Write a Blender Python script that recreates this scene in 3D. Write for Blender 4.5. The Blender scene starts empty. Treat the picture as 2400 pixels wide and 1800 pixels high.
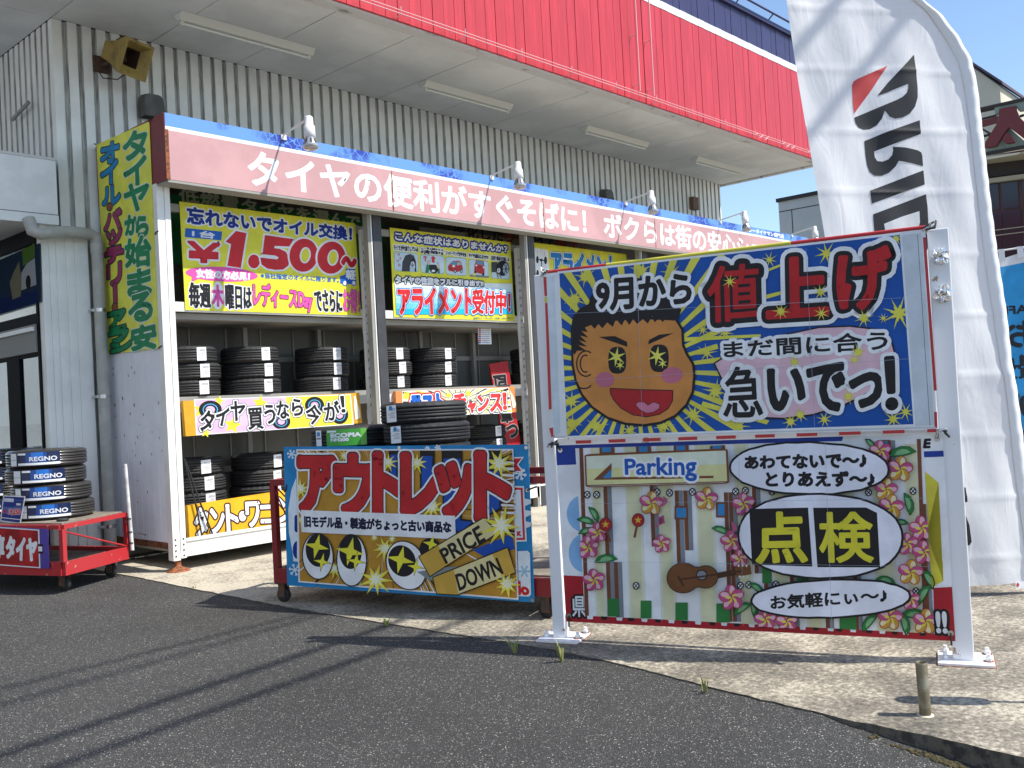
import bpy, bmesh, math, random
import numpy as np
from mathutils import Vector, Matrix
random.seed(7)
SC = bpy.context.scene
COL = SC.collection
rad = math.radians

# ------------------------------------------------------------------ camera, sky, sun, exposure
CAM_F, CAM_YAW, CAM_PITCH, CAM_ROLL, CAM_H = 2228.94, 0.8226134, 0.0159211, -0.0530622, 1.4
_cy, _sy = math.cos(CAM_YAW), math.sin(CAM_YAW)
_fw = np.array([_sy*math.cos(CAM_PITCH), _cy*math.cos(CAM_PITCH), math.sin(CAM_PITCH)])
_rt = np.array([_cy, -_sy, 0.0]); _up = np.cross(_rt, _fw)
_r2 = math.cos(CAM_ROLL)*_rt + math.sin(CAM_ROLL)*_up
_u2 = -math.sin(CAM_ROLL)*_rt + math.cos(CAM_ROLL)*_up
CAMP = np.array([0.0, 0.0, CAM_H])
cam = bpy.data.cameras.new('camera'); camo = bpy.data.objects.new('camera', cam); COL.objects.link(camo)
cam.sensor_width = 36; cam.lens = CAM_F/2400*36; cam.clip_end = 2000; cam.clip_start = 0.05
camo.matrix_world = Matrix(((_r2[0], _u2[0], -_fw[0], 0), (_r2[1], _u2[1], -_fw[1], 0), (_r2[2], _u2[2], -_fw[2], CAM_H), (0, 0, 0, 1)))
SC.camera = camo

SUN_EL = rad(53.5); SUN_H = (0.49, -0.872)      # towards the sun
wd = bpy.data.worlds.new('World'); SC.world = wd; wd.use_nodes = True
nt = wd.node_tree; nt.nodes.clear()
sky = nt.nodes.new('ShaderNodeTexSky'); sky.sky_type = 'NISHITA'; sky.sun_disc = False
sky.sun_elevation = SUN_EL; sky.sun_rotation = math.atan2(SUN_H[0], SUN_H[1])
sky.air_density = 1.0; sky.dust_density = .25; sky.ozone_density = 2.6
tcn = nt.nodes.new('ShaderNodeTexCoord'); mpn = nt.nodes.new('ShaderNodeMapping'); mpn.inputs['Scale'].default_value = (1, 1, 2.2)
cn = nt.nodes.new('ShaderNodeTexNoise'); cn.inputs['Scale'].default_value = 3.1; cn.inputs['Detail'].default_value = 7; cn.inputs['Roughness'].default_value = .56
crp = nt.nodes.new('ShaderNodeValToRGB'); crp.color_ramp.elements[0].position = .54; crp.color_ramp.elements[1].position = .80
mxw = nt.nodes.new('ShaderNodeMix'); mxw.data_type = 'RGBA'; mxw.inputs['B'].default_value = (10.5, 11.0, 11.8, 1)
bg = nt.nodes.new('ShaderNodeBackground'); bg.inputs['Strength'].default_value = 0.14
wo = nt.nodes.new('ShaderNodeOutputWorld')
L = nt.links.new
L(tcn.outputs['Generated'], mpn.inputs['Vector']); L(mpn.outputs[0], cn.inputs['Vector']); L(cn.outputs['Fac'], crp.inputs['Fac'])
L(crp.outputs['Color'], mxw.inputs['Factor']); L(sky.outputs[0], mxw.inputs['A']); L(mxw.outputs['Result'], bg.inputs['Color']); L(bg.outputs[0], wo.inputs[0])
sun = bpy.data.lights.new('sun', 'SUN'); suno = bpy.data.objects.new('sun', sun); COL.objects.link(suno)
sun.energy = 4.3; sun.angle = rad(.53); sun.color = (1, .955, .87)
_sd = Vector((SUN_H[0]*math.cos(SUN_EL), SUN_H[1]*math.cos(SUN_EL), math.sin(SUN_EL)))
suno.rotation_euler = _sd.to_track_quat('Z', 'Y').to_euler(); suno.location = (5, -10, 20)
SC.view_settings.view_transform = 'Standard'; SC.view_settings.look = 'None'; SC.view_settings.gamma = 1
SC.view_settings.exposure = 0.58
SC.cycles.max_bounces = 8; SC.cycles.diffuse_bounces = 5; SC.cycles.transparent_max_bounces = 12
SC.cycles.sample_clamp_indirect = 6; SC.cycles.use_denoising = True

# ------------------------------------------------------------------ photo rays onto the real planes
def ray(q):
    return _r2*((q[0]-1200)/CAM_F) - _u2*((q[1]-900)/CAM_F) + _fw
def onX(q, x): r = ray(q); return CAMP + r*(x/r[0])
def onY(q, y): r = ray(q); return CAMP + r*(y/r[1])
def onZ(q, z): r = ray(q); return CAMP + r*((z-CAM_H)/r[2])
def fr(o, k):
    return lambda x, y: (o[0]+x/k, o[1]+y/k)

# ------------------------------------------------------------------ materials
MATS = {}
def mat(name, col, rough=.6, metal=0.0, var=0.0, vscale=4.0, bump=0.0, bscale=60.0, col2=None, thr=(.45, .6), stretch=None, spec=.5, detail=5, coat=0.0):
    if name in MATS: return MATS[name]
    m = bpy.data.materials.new(name); m.use_nodes = True; n = m.node_tree; b = n.nodes['Principled BSDF']
    b.inputs['Roughness'].default_value = rough; b.inputs['Metallic'].default_value = metal
    b.inputs['Specular IOR Level'].default_value = spec
    if coat: b.inputs['Coat Weight'].default_value = coat; b.inputs['Coat Roughness'].default_value = .12
    c = (*col, 1)
    b.inputs['Base Color'].default_value = c
    geo = n.nodes.new('ShaderNodeNewGeometry'); vec = geo.outputs['Position']
    if stretch:
        mp = n.nodes.new('ShaderNodeMapping'); mp.inputs['Scale'].default_value = stretch
        n.links.new(vec, mp.inputs['Vector']); vec = mp.outputs[0]
    if var or col2:
        t = n.nodes.new('ShaderNodeTexNoise'); t.inputs['Scale'].default_value = vscale; t.inputs['Detail'].default_value = detail
        t.inputs['Roughness'].default_value = .6
        n.links.new(vec, t.inputs['Vector'])
        r = n.nodes.new('ShaderNodeValToRGB'); r.color_ramp.elements[0].position = thr[0]; r.color_ramp.elements[1].position = thr[1]
        n.links.new(t.outputs['Fac'], r.inputs['Fac'])
        if col2: a, d = c, (*col2, 1)
        else:
            a = (*[x*(1-var) for x in col], 1); d = (*[min(1, x*(1+var)) for x in col], 1)
        r.color_ramp.elements[0].color = a; r.color_ramp.elements[1].color = d
        n.links.new(r.outputs['Color'], b.inputs['Base Color'])
    if bump:
        t2 = n.nodes.new('ShaderNodeTexNoise'); t2.inputs['Scale'].default_value = bscale; t2.inputs['Detail'].default_value = 4
        n.links.new(geo.outputs['Position'], t2.inputs['Vector'])
        bp = n.nodes.new('ShaderNodeBump'); bp.inputs['Strength'].default_value = bump; bp.inputs['Distance'].default_value = .01
        n.links.new(t2.outputs['Fac'], bp.inputs['Height']); n.links.new(bp.outputs[0], b.inputs['Normal'])
    MATS[name] = m; return m
def ink(name, col, rough=.42):
    """printed vinyl / paper colour with faint wrinkles"""
    return mat('ink_'+name, col, rough+.03, var=.07, vscale=5, bump=.42, bscale=4.5, spec=.24)
WHITE = lambda: ink('white', (.80, .81, .83))
BLACK = lambda: ink('black', (.018, .016, .018))

# ------------------------------------------------------------------ mesh builder
class MB:
    def __init__(s): s.v = []; s.f = []; s.mi = []; s.mats = []; s.sm = []
    def _m(s, m):
        if m not in s.mats: s.mats.append(m)
        return s.mats.index(m)
    def add(s, vs, fs, m, smooth=False):
        o = len(s.v); s.v.extend([tuple(map(float, p)) for p in vs]); k = s._m(m)
        for f in fs: s.f.append([i+o for i in f]); s.mi.append(k); s.sm.append(smooth)
        return s
    def box(s, lo, hi, m):
        x0, y0, z0 = lo; x1, y1, z1 = hi
        return s.add([(x0,y0,z0),(x1,y0,z0),(x1,y1,z0),(x0,y1,z0),(x0,y0,z1),(x1,y0,z1),(x1,y1,z1),(x0,y1,z1)],
                     [(0,3,2,1),(4,5,6,7),(0,1,5,4),(1,2,6,5),(2,3,7,6),(3,0,4,7)], m)
    def obox(s, c, ax, h, m):
        c = np.array(c, float); a = [np.array(x, float) for x in ax]
        P = []
        for k in (-1, 1):
            for (i, j) in ((-1,-1),(1,-1),(1,1),(-1,1)): P.append(c+a[0]*h[0]*i+a[1]*h[1]*j+a[2]*h[2]*k)
        return s.add(P, [(0,3,2,1),(4,5,6,7),(0,1,5,4),(1,2,6,5),(2,3,7,6),(3,0,4,7)], m)
    def beam(s, p, q, w, h, m, up=(0,0,1)):
        p = np.array(p, float); q = np.array(q, float); d = q-p; l = np.linalg.norm(d); d = d/l
        u = np.array(up, float); sd = np.cross(d, u); sd /= np.linalg.norm(sd); u = np.cross(sd, d)
        return s.obox((p+q)/2, (d, sd, u), (l/2, w/2, h/2), m)
    def tube(s, pts, r, m, seg=8, cap=True, smooth=True):
        pts = [np.array(p, float) for p in pts]; n = len(pts); rs = r if isinstance(r, (list, tuple)) else [r]*n
        V = []; F = []
        ref = None
        for i, p in enumerate(pts):
            d = pts[min(i+1, n-1)]-pts[max(i-1, 0)]; d = d/np.linalg.norm(d)
            if ref is None:
                ref = np.array([0, 0, 1.]) if abs(d[2]) < .9 else np.array([1., 0, 0])
            a = ref-d*(ref@d); a /= np.linalg.norm(a); ref = a; b = np.cross(d, a)
            for k in range(seg):
                t = 2*math.pi*k/seg; V.append(p+(a*math.cos(t)+b*math.sin(t))*rs[i])
        for i in range(n-1):
            for k in range(seg):
                F.append((i*seg+k, i*seg+(k+1) % seg, (i+1)*seg+(k+1) % seg, (i+1)*seg+k))
        s.add(V, F, m, smooth)
        if cap:
            s.add(V[:seg], [tuple(range(seg-1, -1, -1))], m); s.add(V[-seg:], [tuple(range(seg))], m)
        return s
    def lathe(s, prof, c, m, axis=(0,0,1), seg=24, smooth=True, cap=True):
        ax = np.array(axis, float); ax /= np.linalg.norm(ax); ref = np.array([1., 0, 0]) if abs(ax[0]) < .9 else np.array([0, 1., 0])
        a = ref-ax*(ref@ax); a /= np.linalg.norm(a); b = np.cross(ax, a); c = np.array(c, float)
        V = []; F = []; n = len(prof)
        for (r, z) in prof:
            for k in range(seg):
                t = 2*math.pi*k/seg; V.append(c+ax*z+(a*math.cos(t)+b*math.sin(t))*r)
        for i in range(n-1):
            for k in range(seg): F.append((i*seg+k, i*seg+(k+1) % seg, (i+1)*seg+(k+1) % seg, (i+1)*seg+k))
        s.add(V, F, m, smooth)
        if cap:
            s.add(V[:seg], [tuple(range(seg-1, -1, -1))], m); s.add(V[-seg:], [tuple(range(seg))], m)
        return s
    def prism(s, poly, off, m):
        """poly: 3-D points of one face, off: thickness vector"""
        n = len(poly); off = np.array(off, float); P = [np.array(p, float) for p in poly]
        V = P+[p+off for p in P]
        return s.add(V, [tuple(range(n)), tuple(range(2*n-1, n-1, -1))]+[(i, i+n, (i+1) % n+n, (i+1) % n) for i in range(n)], m)
    def build(s, name, parent=None, loc=None, bevel=0.0, fixn=True):
        if loc is None:
            loc = WORLD_LOC.get(parent.name, (0, 0, 0)) if parent else (0, 0, 0)
        me = bpy.data.meshes.new(name)
        o3 = np.array(loc, float)
        me.from_pydata([tuple(np.array(p)-o3) for p in s.v], [], s.f)
        for m in s.mats: me.materials.append(m)
        me.polygons.foreach_set('material_index', s.mi); me.polygons.foreach_set('use_smooth', s.sm)
        if fixn:
            bm = bmesh.new(); bm.from_mesh(me); bmesh.ops.recalc_face_normals(bm, faces=bm.faces); bm.to_mesh(me); bm.free()
        me.update()
        ob = bpy.data.objects.new(name, me); COL.objects.link(ob)
        if parent: ob.parent = parent; WORLD_LOC[ob.name] = tuple(loc)
        else: ob.location = loc; WORLD_LOC[ob.name] = tuple(loc)
        if bevel:
            bv = ob.modifiers.new('bevel', 'BEVEL'); bv.width = bevel; bv.segments = 2; bv.limit_method = 'ANGLE'; bv.angle_limit = rad(40)
        return ob
WORLD_LOC = {}
def thing(name, label, cat, loc, group=None):
    o = bpy.data.objects.new(name, None); COL.objects.link(o); o.location = loc; o.empty_display_size = .1
    WORLD_LOC[o.name] = tuple(loc)
    return tag(o, label, cat, group)
def tag(o, label, cat, group=None):
    o['label'] = label; o['category'] = cat
    if group: o['group'] = group
    return o
def eyelet(c, ax, parent, r=.012):
    mb = MB(); mb.lathe([(r, 0), (r, .003)], c, M_steel, axis=tuple(ax), seg=12); mb.build('eyelet', parent)
def tie(pts, parent, r=.006, m=None, name='cord'):
    mb = MB(); mb.tube(pts, r, m or M_tie, 5); mb.build(name, parent)
def struct(o): o['kind'] = 'structure'; return o

# ------------------------------------------------------------------ lettering and printed artwork on a plane
_gc = {}
def glyphs(text):
    if text in _gc: return _gc[text]
    cu = bpy.data.curves.new('t', 'FONT'); cu.body = text; cu.resolution_u = 3
    o = bpy.data.objects.new('t', cu); COL.objects.link(o)
    dg = bpy.context.evaluated_depsgraph_get(); me = o.evaluated_get(dg).to_mesh()
    V = np.array([(v.co.x, v.co.y) for v in me.vertices]); F = [tuple(p.vertices) for p in me.polygons]
    cnt = {}
    for f in F:
        for i in range(len(f)):
            a, b = f[i], f[(i+1) % len(f)]; e = (min(a, b), max(a, b)); cnt[e] = cnt.get(e, 0)+1
    E = [e for e, c in cnt.items() if c == 1]
    o.evaluated_get(dg).to_mesh_clear(); bpy.data.objects.remove(o); bpy.data.curves.remove(cu)
    _gc[text] = (V, F, E); return _gc[text]
def clip_poly(poly, quad):
    def side(a, b, p): return (b[0]-a[0])*(p[1]-a[1])-(b[1]-a[1])*(p[0]-a[0])
    sg = side(quad[0], quad[1], quad[2])
    for i in range(4):
        a, b = quad[i], quad[(i+1) % 4]; out = []
        for j in range(len(poly)):
            p, q = poly[j], poly[(j+1) % len(poly)]
            sp, sq = side(a, b, p)*sg, side(a, b, q)*sg
            if sp >= 0: out.append(p)
            if (sp >= 0) != (sq >= 0):
                t = sp/(sp-sq); out.append((p[0]+(q[0]-p[0])*t, p[1]+(q[1]-p[1])*t))
        poly = out
        if len(poly) < 3: return []
    return poly
class Art:
    """flat artwork: o origin, d unit 'right', n unit normal to the viewer; up is Z. px(q) brings photo measurements onto the plane"""
    def __init__(s, o, d, n, view=None, up=(0, 0, 1)):
        s.o = np.array(o, float); s.d = np.array(d, float)/np.linalg.norm(d); s.n = np.array(n, float)/np.linalg.norm(n)
        s.up = np.array(up, float)
        s.view = view or (lambda x, y: (x, y)); s.k = 0; s.mb = MB(); s.lb = MB(); s.clip = None
    def uv(s, q):
        q = s.view(*q); r = ray(q); t = ((s.o-CAMP)@s.n)/(r@s.n); p = CAMP+r*t-s.o
        return (p@s.d, p@s.up)
    def P(s, uv, z): return s.o+s.d*uv[0]+s.up*uv[1]+s.n*z
    def _z(s): s.k += 1; return .0004+s.k*.00007
    def board(s, quad, th, m, mb=None):
        uv = [s.uv(q) for q in quad]
        (mb or s.mb).prism([s.P(p, 0) for p in uv], -s.n*th, m)
    def polyuv(s, uv, m, text=False, z=None):
        if len(uv) < 3: return
        z = z or s._z(); (s.lb if text else s.mb).add([s.P(p, z) for p in uv], [tuple(range(len(uv)))], m)
    def poly(s, pts, m, text=False):
        if s.clip: pts = clip_poly(list(pts), s.clip)
        s.polyuv([s.uv(q) for q in pts], m, text)
    def strokeuv(s, V, E, r, m, z, mb, seg=12):
        vs = []; fs = []
        used = set()
        for a, b in E:
            p, q = V[a], V[b]; d = q-p; l = np.linalg.norm(d)
            used.add(a); used.add(b)
            if l < 1e-7: continue
            nn = np.array([-d[1], d[0]])/l*r; zz = z+random.random()*.00003; k = len(vs)
            for w in (p+nn, q+nn, q-nn, p-nn): vs.append(s.P(w, zz))
            fs.append((k, k+1, k+2, k+3))
        for a in used:
            k = len(vs); zz = z+random.random()*.00003
            for t in range(seg):
                an = 2*math.pi*t/seg; vs.append(s.P(V[a]+np.array([math.cos(an), math.sin(an)])*r, zz))
            fs.append(tuple(range(k, k+seg)))
        mb.add(vs, fs, m)
    def line(s, pts, w, m, closed=False, text=False):
        V = np.array([s.uv(q) for q in pts]); n = len(V)
        E = [(i, i+1) for i in range(n-1)]+([(n-1, 0)] if closed else [])
        s.strokeuv(V, E, w/2, m, s._z(), s.lb if text else s.mb)
    def _fit(s, text, Q, em=False):
        V, F, E = glyphs(text)
        if em: lo = np.array([0., -.12]); hi = np.array([1., .88])
        else: lo = V.min(0); hi = V.max(0)
        W = (V-lo)/(hi-lo); Q = [np.array(q) for q in Q]
        u = W[:, :1]; v = W[:, 1:]
        return (Q[3]*(1-u)+Q[2]*u)*(1-v)+(Q[0]*(1-u)+Q[1]*u)*v, F, E
    def text(s, text, quad, m, bold=0.0, outs=(), em=False, uvq=None):
        """quad TL,TR,BR,BL of the ink; outs: (radius, material) outermost first"""
        Q = uvq or [s.uv(q) for q in quad]
        V, F, E = s._fit(text, Q, em)
        for r, om in outs:
            z = s._z(); s.lb.add([s.P(p, z) for p in V], F, om); s.strokeuv(V, E, r, om, z, s.lb)
        z = s._z(); s.lb.add([s.P(p, z) for p in V], F, m)
        if bold: s.strokeuv(V, E, bold, m, z, s.lb, 10)
    def ch(s, c, cx, cy, w, h, rot, m, bold=0.0, outs=(), em=False):
        t = rad(rot); co, si = math.cos(t), math.sin(t)
        q = [(cx+x*w/2*co-y*h/2*si, cy+x*w/2*si+y*h/2*co) for x, y in ((-1,-1),(1,-1),(1,1),(-1,1))]
        s.text(c, q, m, bold, outs, em)
    def ell(s, cx, cy, rx, ry, m, rot=0, seg=32, text=False, a0=0, a1=360):
        t = rad(rot); pts = []
        for i in range(seg if a1-a0 == 360 else seg+1):
            a = rad(a0+(a1-a0)*i/seg); x, y = rx*math.cos(a), ry*math.sin(a)
            pts.append((cx+x*math.cos(t)-y*math.sin(t), cy+x*math.sin(t)+y*math.cos(t)))
        s.poly(pts, m, text); return pts
    def star(s, cx, cy, R, r, n, m, rot=0, wob=0.0, sx=1.0, text=False):
        pts = []
        for i in range(2*n):
            a = rad(rot)+math.pi*i/n-math.pi/2; q = (R if i % 2 == 0 else r)*(1+(random.random()-.5)*wob)
            pts.append((cx+q*math.cos(a)*sx, cy+q*math.sin(a)))
        s.poly(pts, m, text)
    def rrect(s, quad, rr, m):
        """quad with rounded corners (fraction rr)"""
        Q = [np.array(q, float) for q in quad]; pts = []
        for i in range(4):
            a, b, c = Q[i-1], Q[i], Q[(i+1) % 4]
            p, q = b+(a-b)*rr, b+(c-b)*rr
            for t in (0, .25, .5, .75, 1): pts.append(tuple((1-t)**2*p+2*t*(1-t)*b+t*t*q))
        s.poly(pts, m); return pts
    def finish(s, parent, name='printed_sheet', letters='lettering'):
        a = s.mb.build(name, parent, fixn=False)
        if s.lb.v: s.lb.build(letters, a, fixn=False)
        return a

# ================================================================== SETTING
M_asph = mat('asphalt', (.062, .060, .057), .85, bump=.55, bscale=260, var=.0)
def asphalt_nodes(m):
    n = m.node_tree; b = n.nodes['Principled BSDF']; geo = n.nodes.new('ShaderNodeNewGeometry')
    v = n.nodes.new('ShaderNodeTexVoronoi'); v.inputs['Scale'].default_value = 210; n.links.new(geo.outputs['Position'], v.inputs['Vector'])
    r = n.nodes.new('ShaderNodeValToRGB'); cr = r.color_ramp; cr.interpolation = 'LINEAR'
    cr.elements[0].position = .0; cr.elements[0].color = (.026, .0255, .025, 1)
    cr.elements[1].position = 1; cr.elements[1].color = (.50, .48, .44, 1)
    for p, c in ((.35, (.036, .035, .034)), (.72, (.049, .048, .046)), (.90, (.075, .073, .070)), (.972, (.18, .175, .165))):
        e = cr.elements.new(p); e.color = (*c, 1)
    sp = n.nodes.new('ShaderNodeSeparateColor'); n.links.new(v.outputs['Color'], sp.inputs[0]); n.links.new(sp.outputs[0], r.inputs['Fac'])
    big = n.nodes.new('ShaderNodeTexNoise'); big.inputs['Scale'].default_value = .9; big.inputs['Detail'].default_value = 6
    n.links.new(geo.outputs['Position'], big.inputs['Vector'])
    mr = n.nodes.new('ShaderNodeMapRange'); mr.inputs[1].default_value = .3; mr.inputs[2].default_value = .7; mr.inputs[3].default_value = .78; mr.inputs[4].default_value = 1.20
    n.links.new(big.outputs['Fac'], mr.inputs[0])
    mm = n.nodes.new('ShaderNodeMix'); mm.data_type = 'RGBA'; mm.blend_type = 'MULTIPLY'; mm.inputs['Factor'].default_value = 1
    n.links.new(r.outputs['Color'], mm.inputs['A']); n.links.new(mr.outputs[0], mm.inputs['B']); n.links.new(mm.outputs['Result'], b.inputs['Base Color'])
    bp = n.nodes.new('ShaderNodeBump'); bp.inputs['Strength'].default_value = .8; bp.inputs['Distance'].default_value = .006
    n.links.new(v.outputs['Distance'], bp.inputs['Height']); n.links.new(bp.outputs[0], b.inputs['Normal'])
asphalt_nodes(M_asph)
def concrete_nodes(name, pale, dark, grime):
    m = mat(name, pale, .88); n = m.node_tree; b = n.nodes['Principled BSDF']; geo = n.nodes.new('ShaderNodeNewGeometry')
    def noise(sc, det=8, ro=.65):
        t = n.nodes.new('ShaderNodeTexNoise'); t.inputs['Scale'].default_value = sc; t.inputs['Detail'].default_value = det; t.inputs['Roughness'].default_value = ro
        n.links.new(geo.outputs['Position'], t.inputs['Vector']); return t
    a, f = noise(2.2, 10, .72), noise(38, 9, .75)
    # weathering is heavier towards the street (small Y), the paved strip by the racks is cleaner
    sx = n.nodes.new('ShaderNodeSeparateXYZ'); n.links.new(geo.outputs['Position'], sx.inputs[0])
    mr = n.nodes.new('ShaderNodeMapRange'); mr.inputs[1].default_value = 4.6; mr.inputs[2].default_value = 7.0; mr.inputs[3].default_value = .0; mr.inputs[4].default_value = -.07
    n.links.new(sx.outputs[1], mr.inputs[0])
    ad = n.nodes.new('ShaderNodeMath'); ad.operation = 'MULTIPLY_ADD'; ad.inputs[1].default_value = .44; n.links.new(a.outputs['Fac'], ad.inputs[0])
    ad2 = n.nodes.new('ShaderNodeMath'); ad2.operation = 'MULTIPLY_ADD'; ad2.inputs[1].default_value = .58; n.links.new(f.outputs['Fac'], ad2.inputs[0])
    n.links.new(mr.outputs[0], ad.inputs[2]); n.links.new(ad.outputs[0], ad2.inputs[2])
    r = n.nodes.new('ShaderNodeValToRGB'); cr = r.color_ramp; cr.elements[0].position = .43; cr.elements[0].color = (*pale, 1)
    cr.elements[1].position = .60; cr.elements[1].color = (*grime, 1); e = cr.elements.new(.505); e.color = (*dark, 1)
    n.links.new(ad2.outputs[0], r.inputs['Fac']); n.links.new(r.outputs['Color'], b.inputs['Base Color'])
    bp = n.nodes.new('ShaderNodeBump'); bp.inputs['Strength'].default_value = .35; bp.inputs['Distance'].default_value = .004
    n.links.new(f.outputs['Fac'], bp.inputs['Height']); n.links.new(bp.outputs[0], b.inputs['Normal']); return m
M_conc = concrete_nodes('apron_concrete', (.49, .44, .345), (.225, .198, .155), (.085, .077, .063))

def az(x, y):       # asphalt falls away towards the street
    return -.008-.115*max(0.0, min(2.6, 1.85-y))
mb = MB()
xs = [-300, -80, -30, -12, -6, -3, -1, 0, 1, 2, 3, 3.6, 4.3, 5, 8, 20, 60, 300]
ys = [-300, -80, -30, -10, -4, -1.5, -.75, 0, .5, 1, 1.4, 1.85, 3, 5, 8, 12, 30, 100, 400]
mb.add([(x, y, az(x, y)) for y in ys for x in xs], [(j*len(xs)+i, j*len(xs)+i+1, (j+1)*len(xs)+i+1, (j+1)*len(xs)+i) for j in range(len(ys)-1) for i in range(len(xs)-1)], M_asph)
struct(mb.build('asphalt'))
edge = [(3.62, -6), (3.70, -1), (3.77, 1.06), (3.805, 1.4), (3.80, 1.7), (3.845, 2.15), (3.89, 2.5), (3.965, 3.0), (3.99, 3.5), (3.97, 3.9), (3.93, 4.5), (3.875, 5.4), (3.86, 6.2), (3.86, 6.8), (3.87, 7.5), (3.88, 8.2), (3.87, 12)]
e2 = []
for (a, b) in zip(edge[:-1], edge[1:]):
    n = max(2, int((b[1]-a[1])/.06)) if 0 < a[1] < 8.5 else 2
    for i in range(n):
        t = i/n; e2.append((a[0]+(b[0]-a[0])*t+random.uniform(-.007, .007), a[1]+(b[1]-a[1])*t))
e2.append(edge[-1])
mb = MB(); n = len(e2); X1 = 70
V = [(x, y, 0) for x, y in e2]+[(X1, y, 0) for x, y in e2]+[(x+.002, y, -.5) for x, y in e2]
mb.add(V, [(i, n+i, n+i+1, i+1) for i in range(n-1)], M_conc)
mb.add(V, [(i, i+1, 2*n+i+1, 2*n+i) for i in range(n-1)], mat('apron_edge_shaded', (.13, .115, .09), .95, col2=(.05, .045, .04), vscale=22))  # step face coloured darker than the top to stand for its shade
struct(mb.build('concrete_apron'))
# moss and grit gathered in the step between asphalt and concrete
M_moss = mat('moss', (.075, .055, .02), .95, col2=(.03, .032, .014), vscale=40)
mb = MB()
for i in range(420):
    y = random.choice((random.uniform(.75, 1.62), random.gauss(1.35, .05), random.gauss(1.1, .07), random.gauss(.9, .06))); x = 3.74+(y-.9)*.06+random.uniform(-.05, -.003)**1; r = random.uniform(.004, .013)
    mb.lathe([(r*.5, -r*.3), (r, 0), (r*.7, r*.5), (r*.2, r*.7)], (x, y, az(x, y)), M_moss, seg=6)
o = mb.build('moss'); o['kind'] = 'stuff'; tag(o, 'yellow brown moss growing in the step below the concrete', 'moss')

# ================================================================== TIRE SHOP BUILDING
ZS, YW, YC, XW0, XW1 = 5.342, 9.39, 7.33, 3.818, 16.32
CX0 = 1.55
M_wall = mat('ribbed_wall_paint', (.84, .84, .80), .5, var=.05, vscale=2)
M_groove = mat('ribbed_wall_dirt', (.62, .63, .60), .75, col2=(.17, .155, .13), vscale=6, thr=(.36, .70), stretch=(9, 9, .55), detail=8)
M_soffit = mat('soffit_board', (.76, .77, .75), .8, var=.07, vscale=1.1)
M_dark = mat('joint_dark', (.03, .03, .028), .9)
M_trimg = mat('soffit_trim', (.66, .65, .62), .7, col2=(.16, .155, .13), vscale=3.2, thr=(.56, .74), stretch=(1, 2.2, 1))
M_red = mat('canopy_red', (.53, .034, .046), .42, var=.09, vscale=2.4, stretch=(6, 6, .5))
M_redgap = mat('canopy_red_seam', (.42, .024, .034), .6)
M_navy = mat('canopy_navy', (.035, .03, .10), .4, var=.1, vscale=3)
M_whitep = mat('white_paint', (.80, .81, .80), .45, var=.04, vscale=5)
M_pinkwire = mat('neon_wire', (.80, .42, .42), .4)
shop = thing('tire_shop', 'white ribbed tire shop building with a big red canopy over the racks', 'shop', (XW0, YW, 0))
# ribbed front wall
def ribbed(x0, x1, z0, z1, place, mb, pitch=.145, groove=.052, dep=.026):
    x = x0
    while x < x1-1e-6:
        xa = min(x+pitch-groove, x1); xb = min(x+pitch, x1)
        V = [(x, 0), (xa, 0), (min(xa+.012, xb), dep), (max(xb-.012, xa), dep), (xb, 0)]
        P = [place(u, d, z) for z in (z0, z1) for u, d in V]
        mb.add(P, [(0, 1, 6, 5)], M_wall)
        if xb > xa: mb.add(P, [(1, 2, 7, 6), (2, 3, 8, 7), (3, 4, 9, 8)], M_groove)
        x += pitch
mb = MB(); ribbed(XW0, XW1, 0, ZS-.002, lambda u, d, z: (u, YW+d, z), mb)
mb.box((XW0-.004, YW-.012, 3.3), (XW0+.075, YW-.002, ZS-.01), M_wall)
mb.build('front_wall', shop)
mb = MB(); ribbed(0, 7.0, 3.2, ZS-.002, lambda u, d, z: (XW0+d, YW+u, z), mb, pitch=.145)
mb.build('side_wall', shop)
mb = MB(); ribbed(0, 6, 0, ZS, lambda u, d, z: (XW1-d, YW+.05+u, z), mb); mb.build('side_wall', shop)
# soffit boards: pitch 1.01 m
mb = MB()
def sof(x0, x1, y0, y1, z=ZS, m=None): mb.box((x0, y0, z), (x1, y1, z+.03), m or M_soffit)
mb.box((CX0, YC+.2, ZS+.032), (XW1+.05, YW+7, ZS+.06), M_dark)
x = XW0-1.0075*2
while x < XW1:
    x1 = min(x+1.004, XW1+.05)
    sof(x+.004, x1-.003, 7.51, YW+.0)
    if x < XW0-.1:
        sof(x+.004, x1-.003, YW+.005, YW+2.0); sof(x+.004, x1-.003, YW+2.008, YW+4)
    x += 1.0075
mb.build('soffit', shop)
mb = MB(); x = CX0
while x < XW1+.05:
    x1 = min(x+3.02, XW1+.05); mb.box((x, YC+.03, ZS-.012), (x1-.004, 7.505, ZS+.03), M_trimg); x += 3.02
mb.box((CX0-.05, YC, ZS-.03), (CX0-.002, YW+4, 7.36), M_red); mb.box((XW1+.052, YC+.03, ZS-.03), (XW1+.14, YW+.1, ZS+.06), M_trimg)
mb.build('soffit_border', shop)
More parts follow.
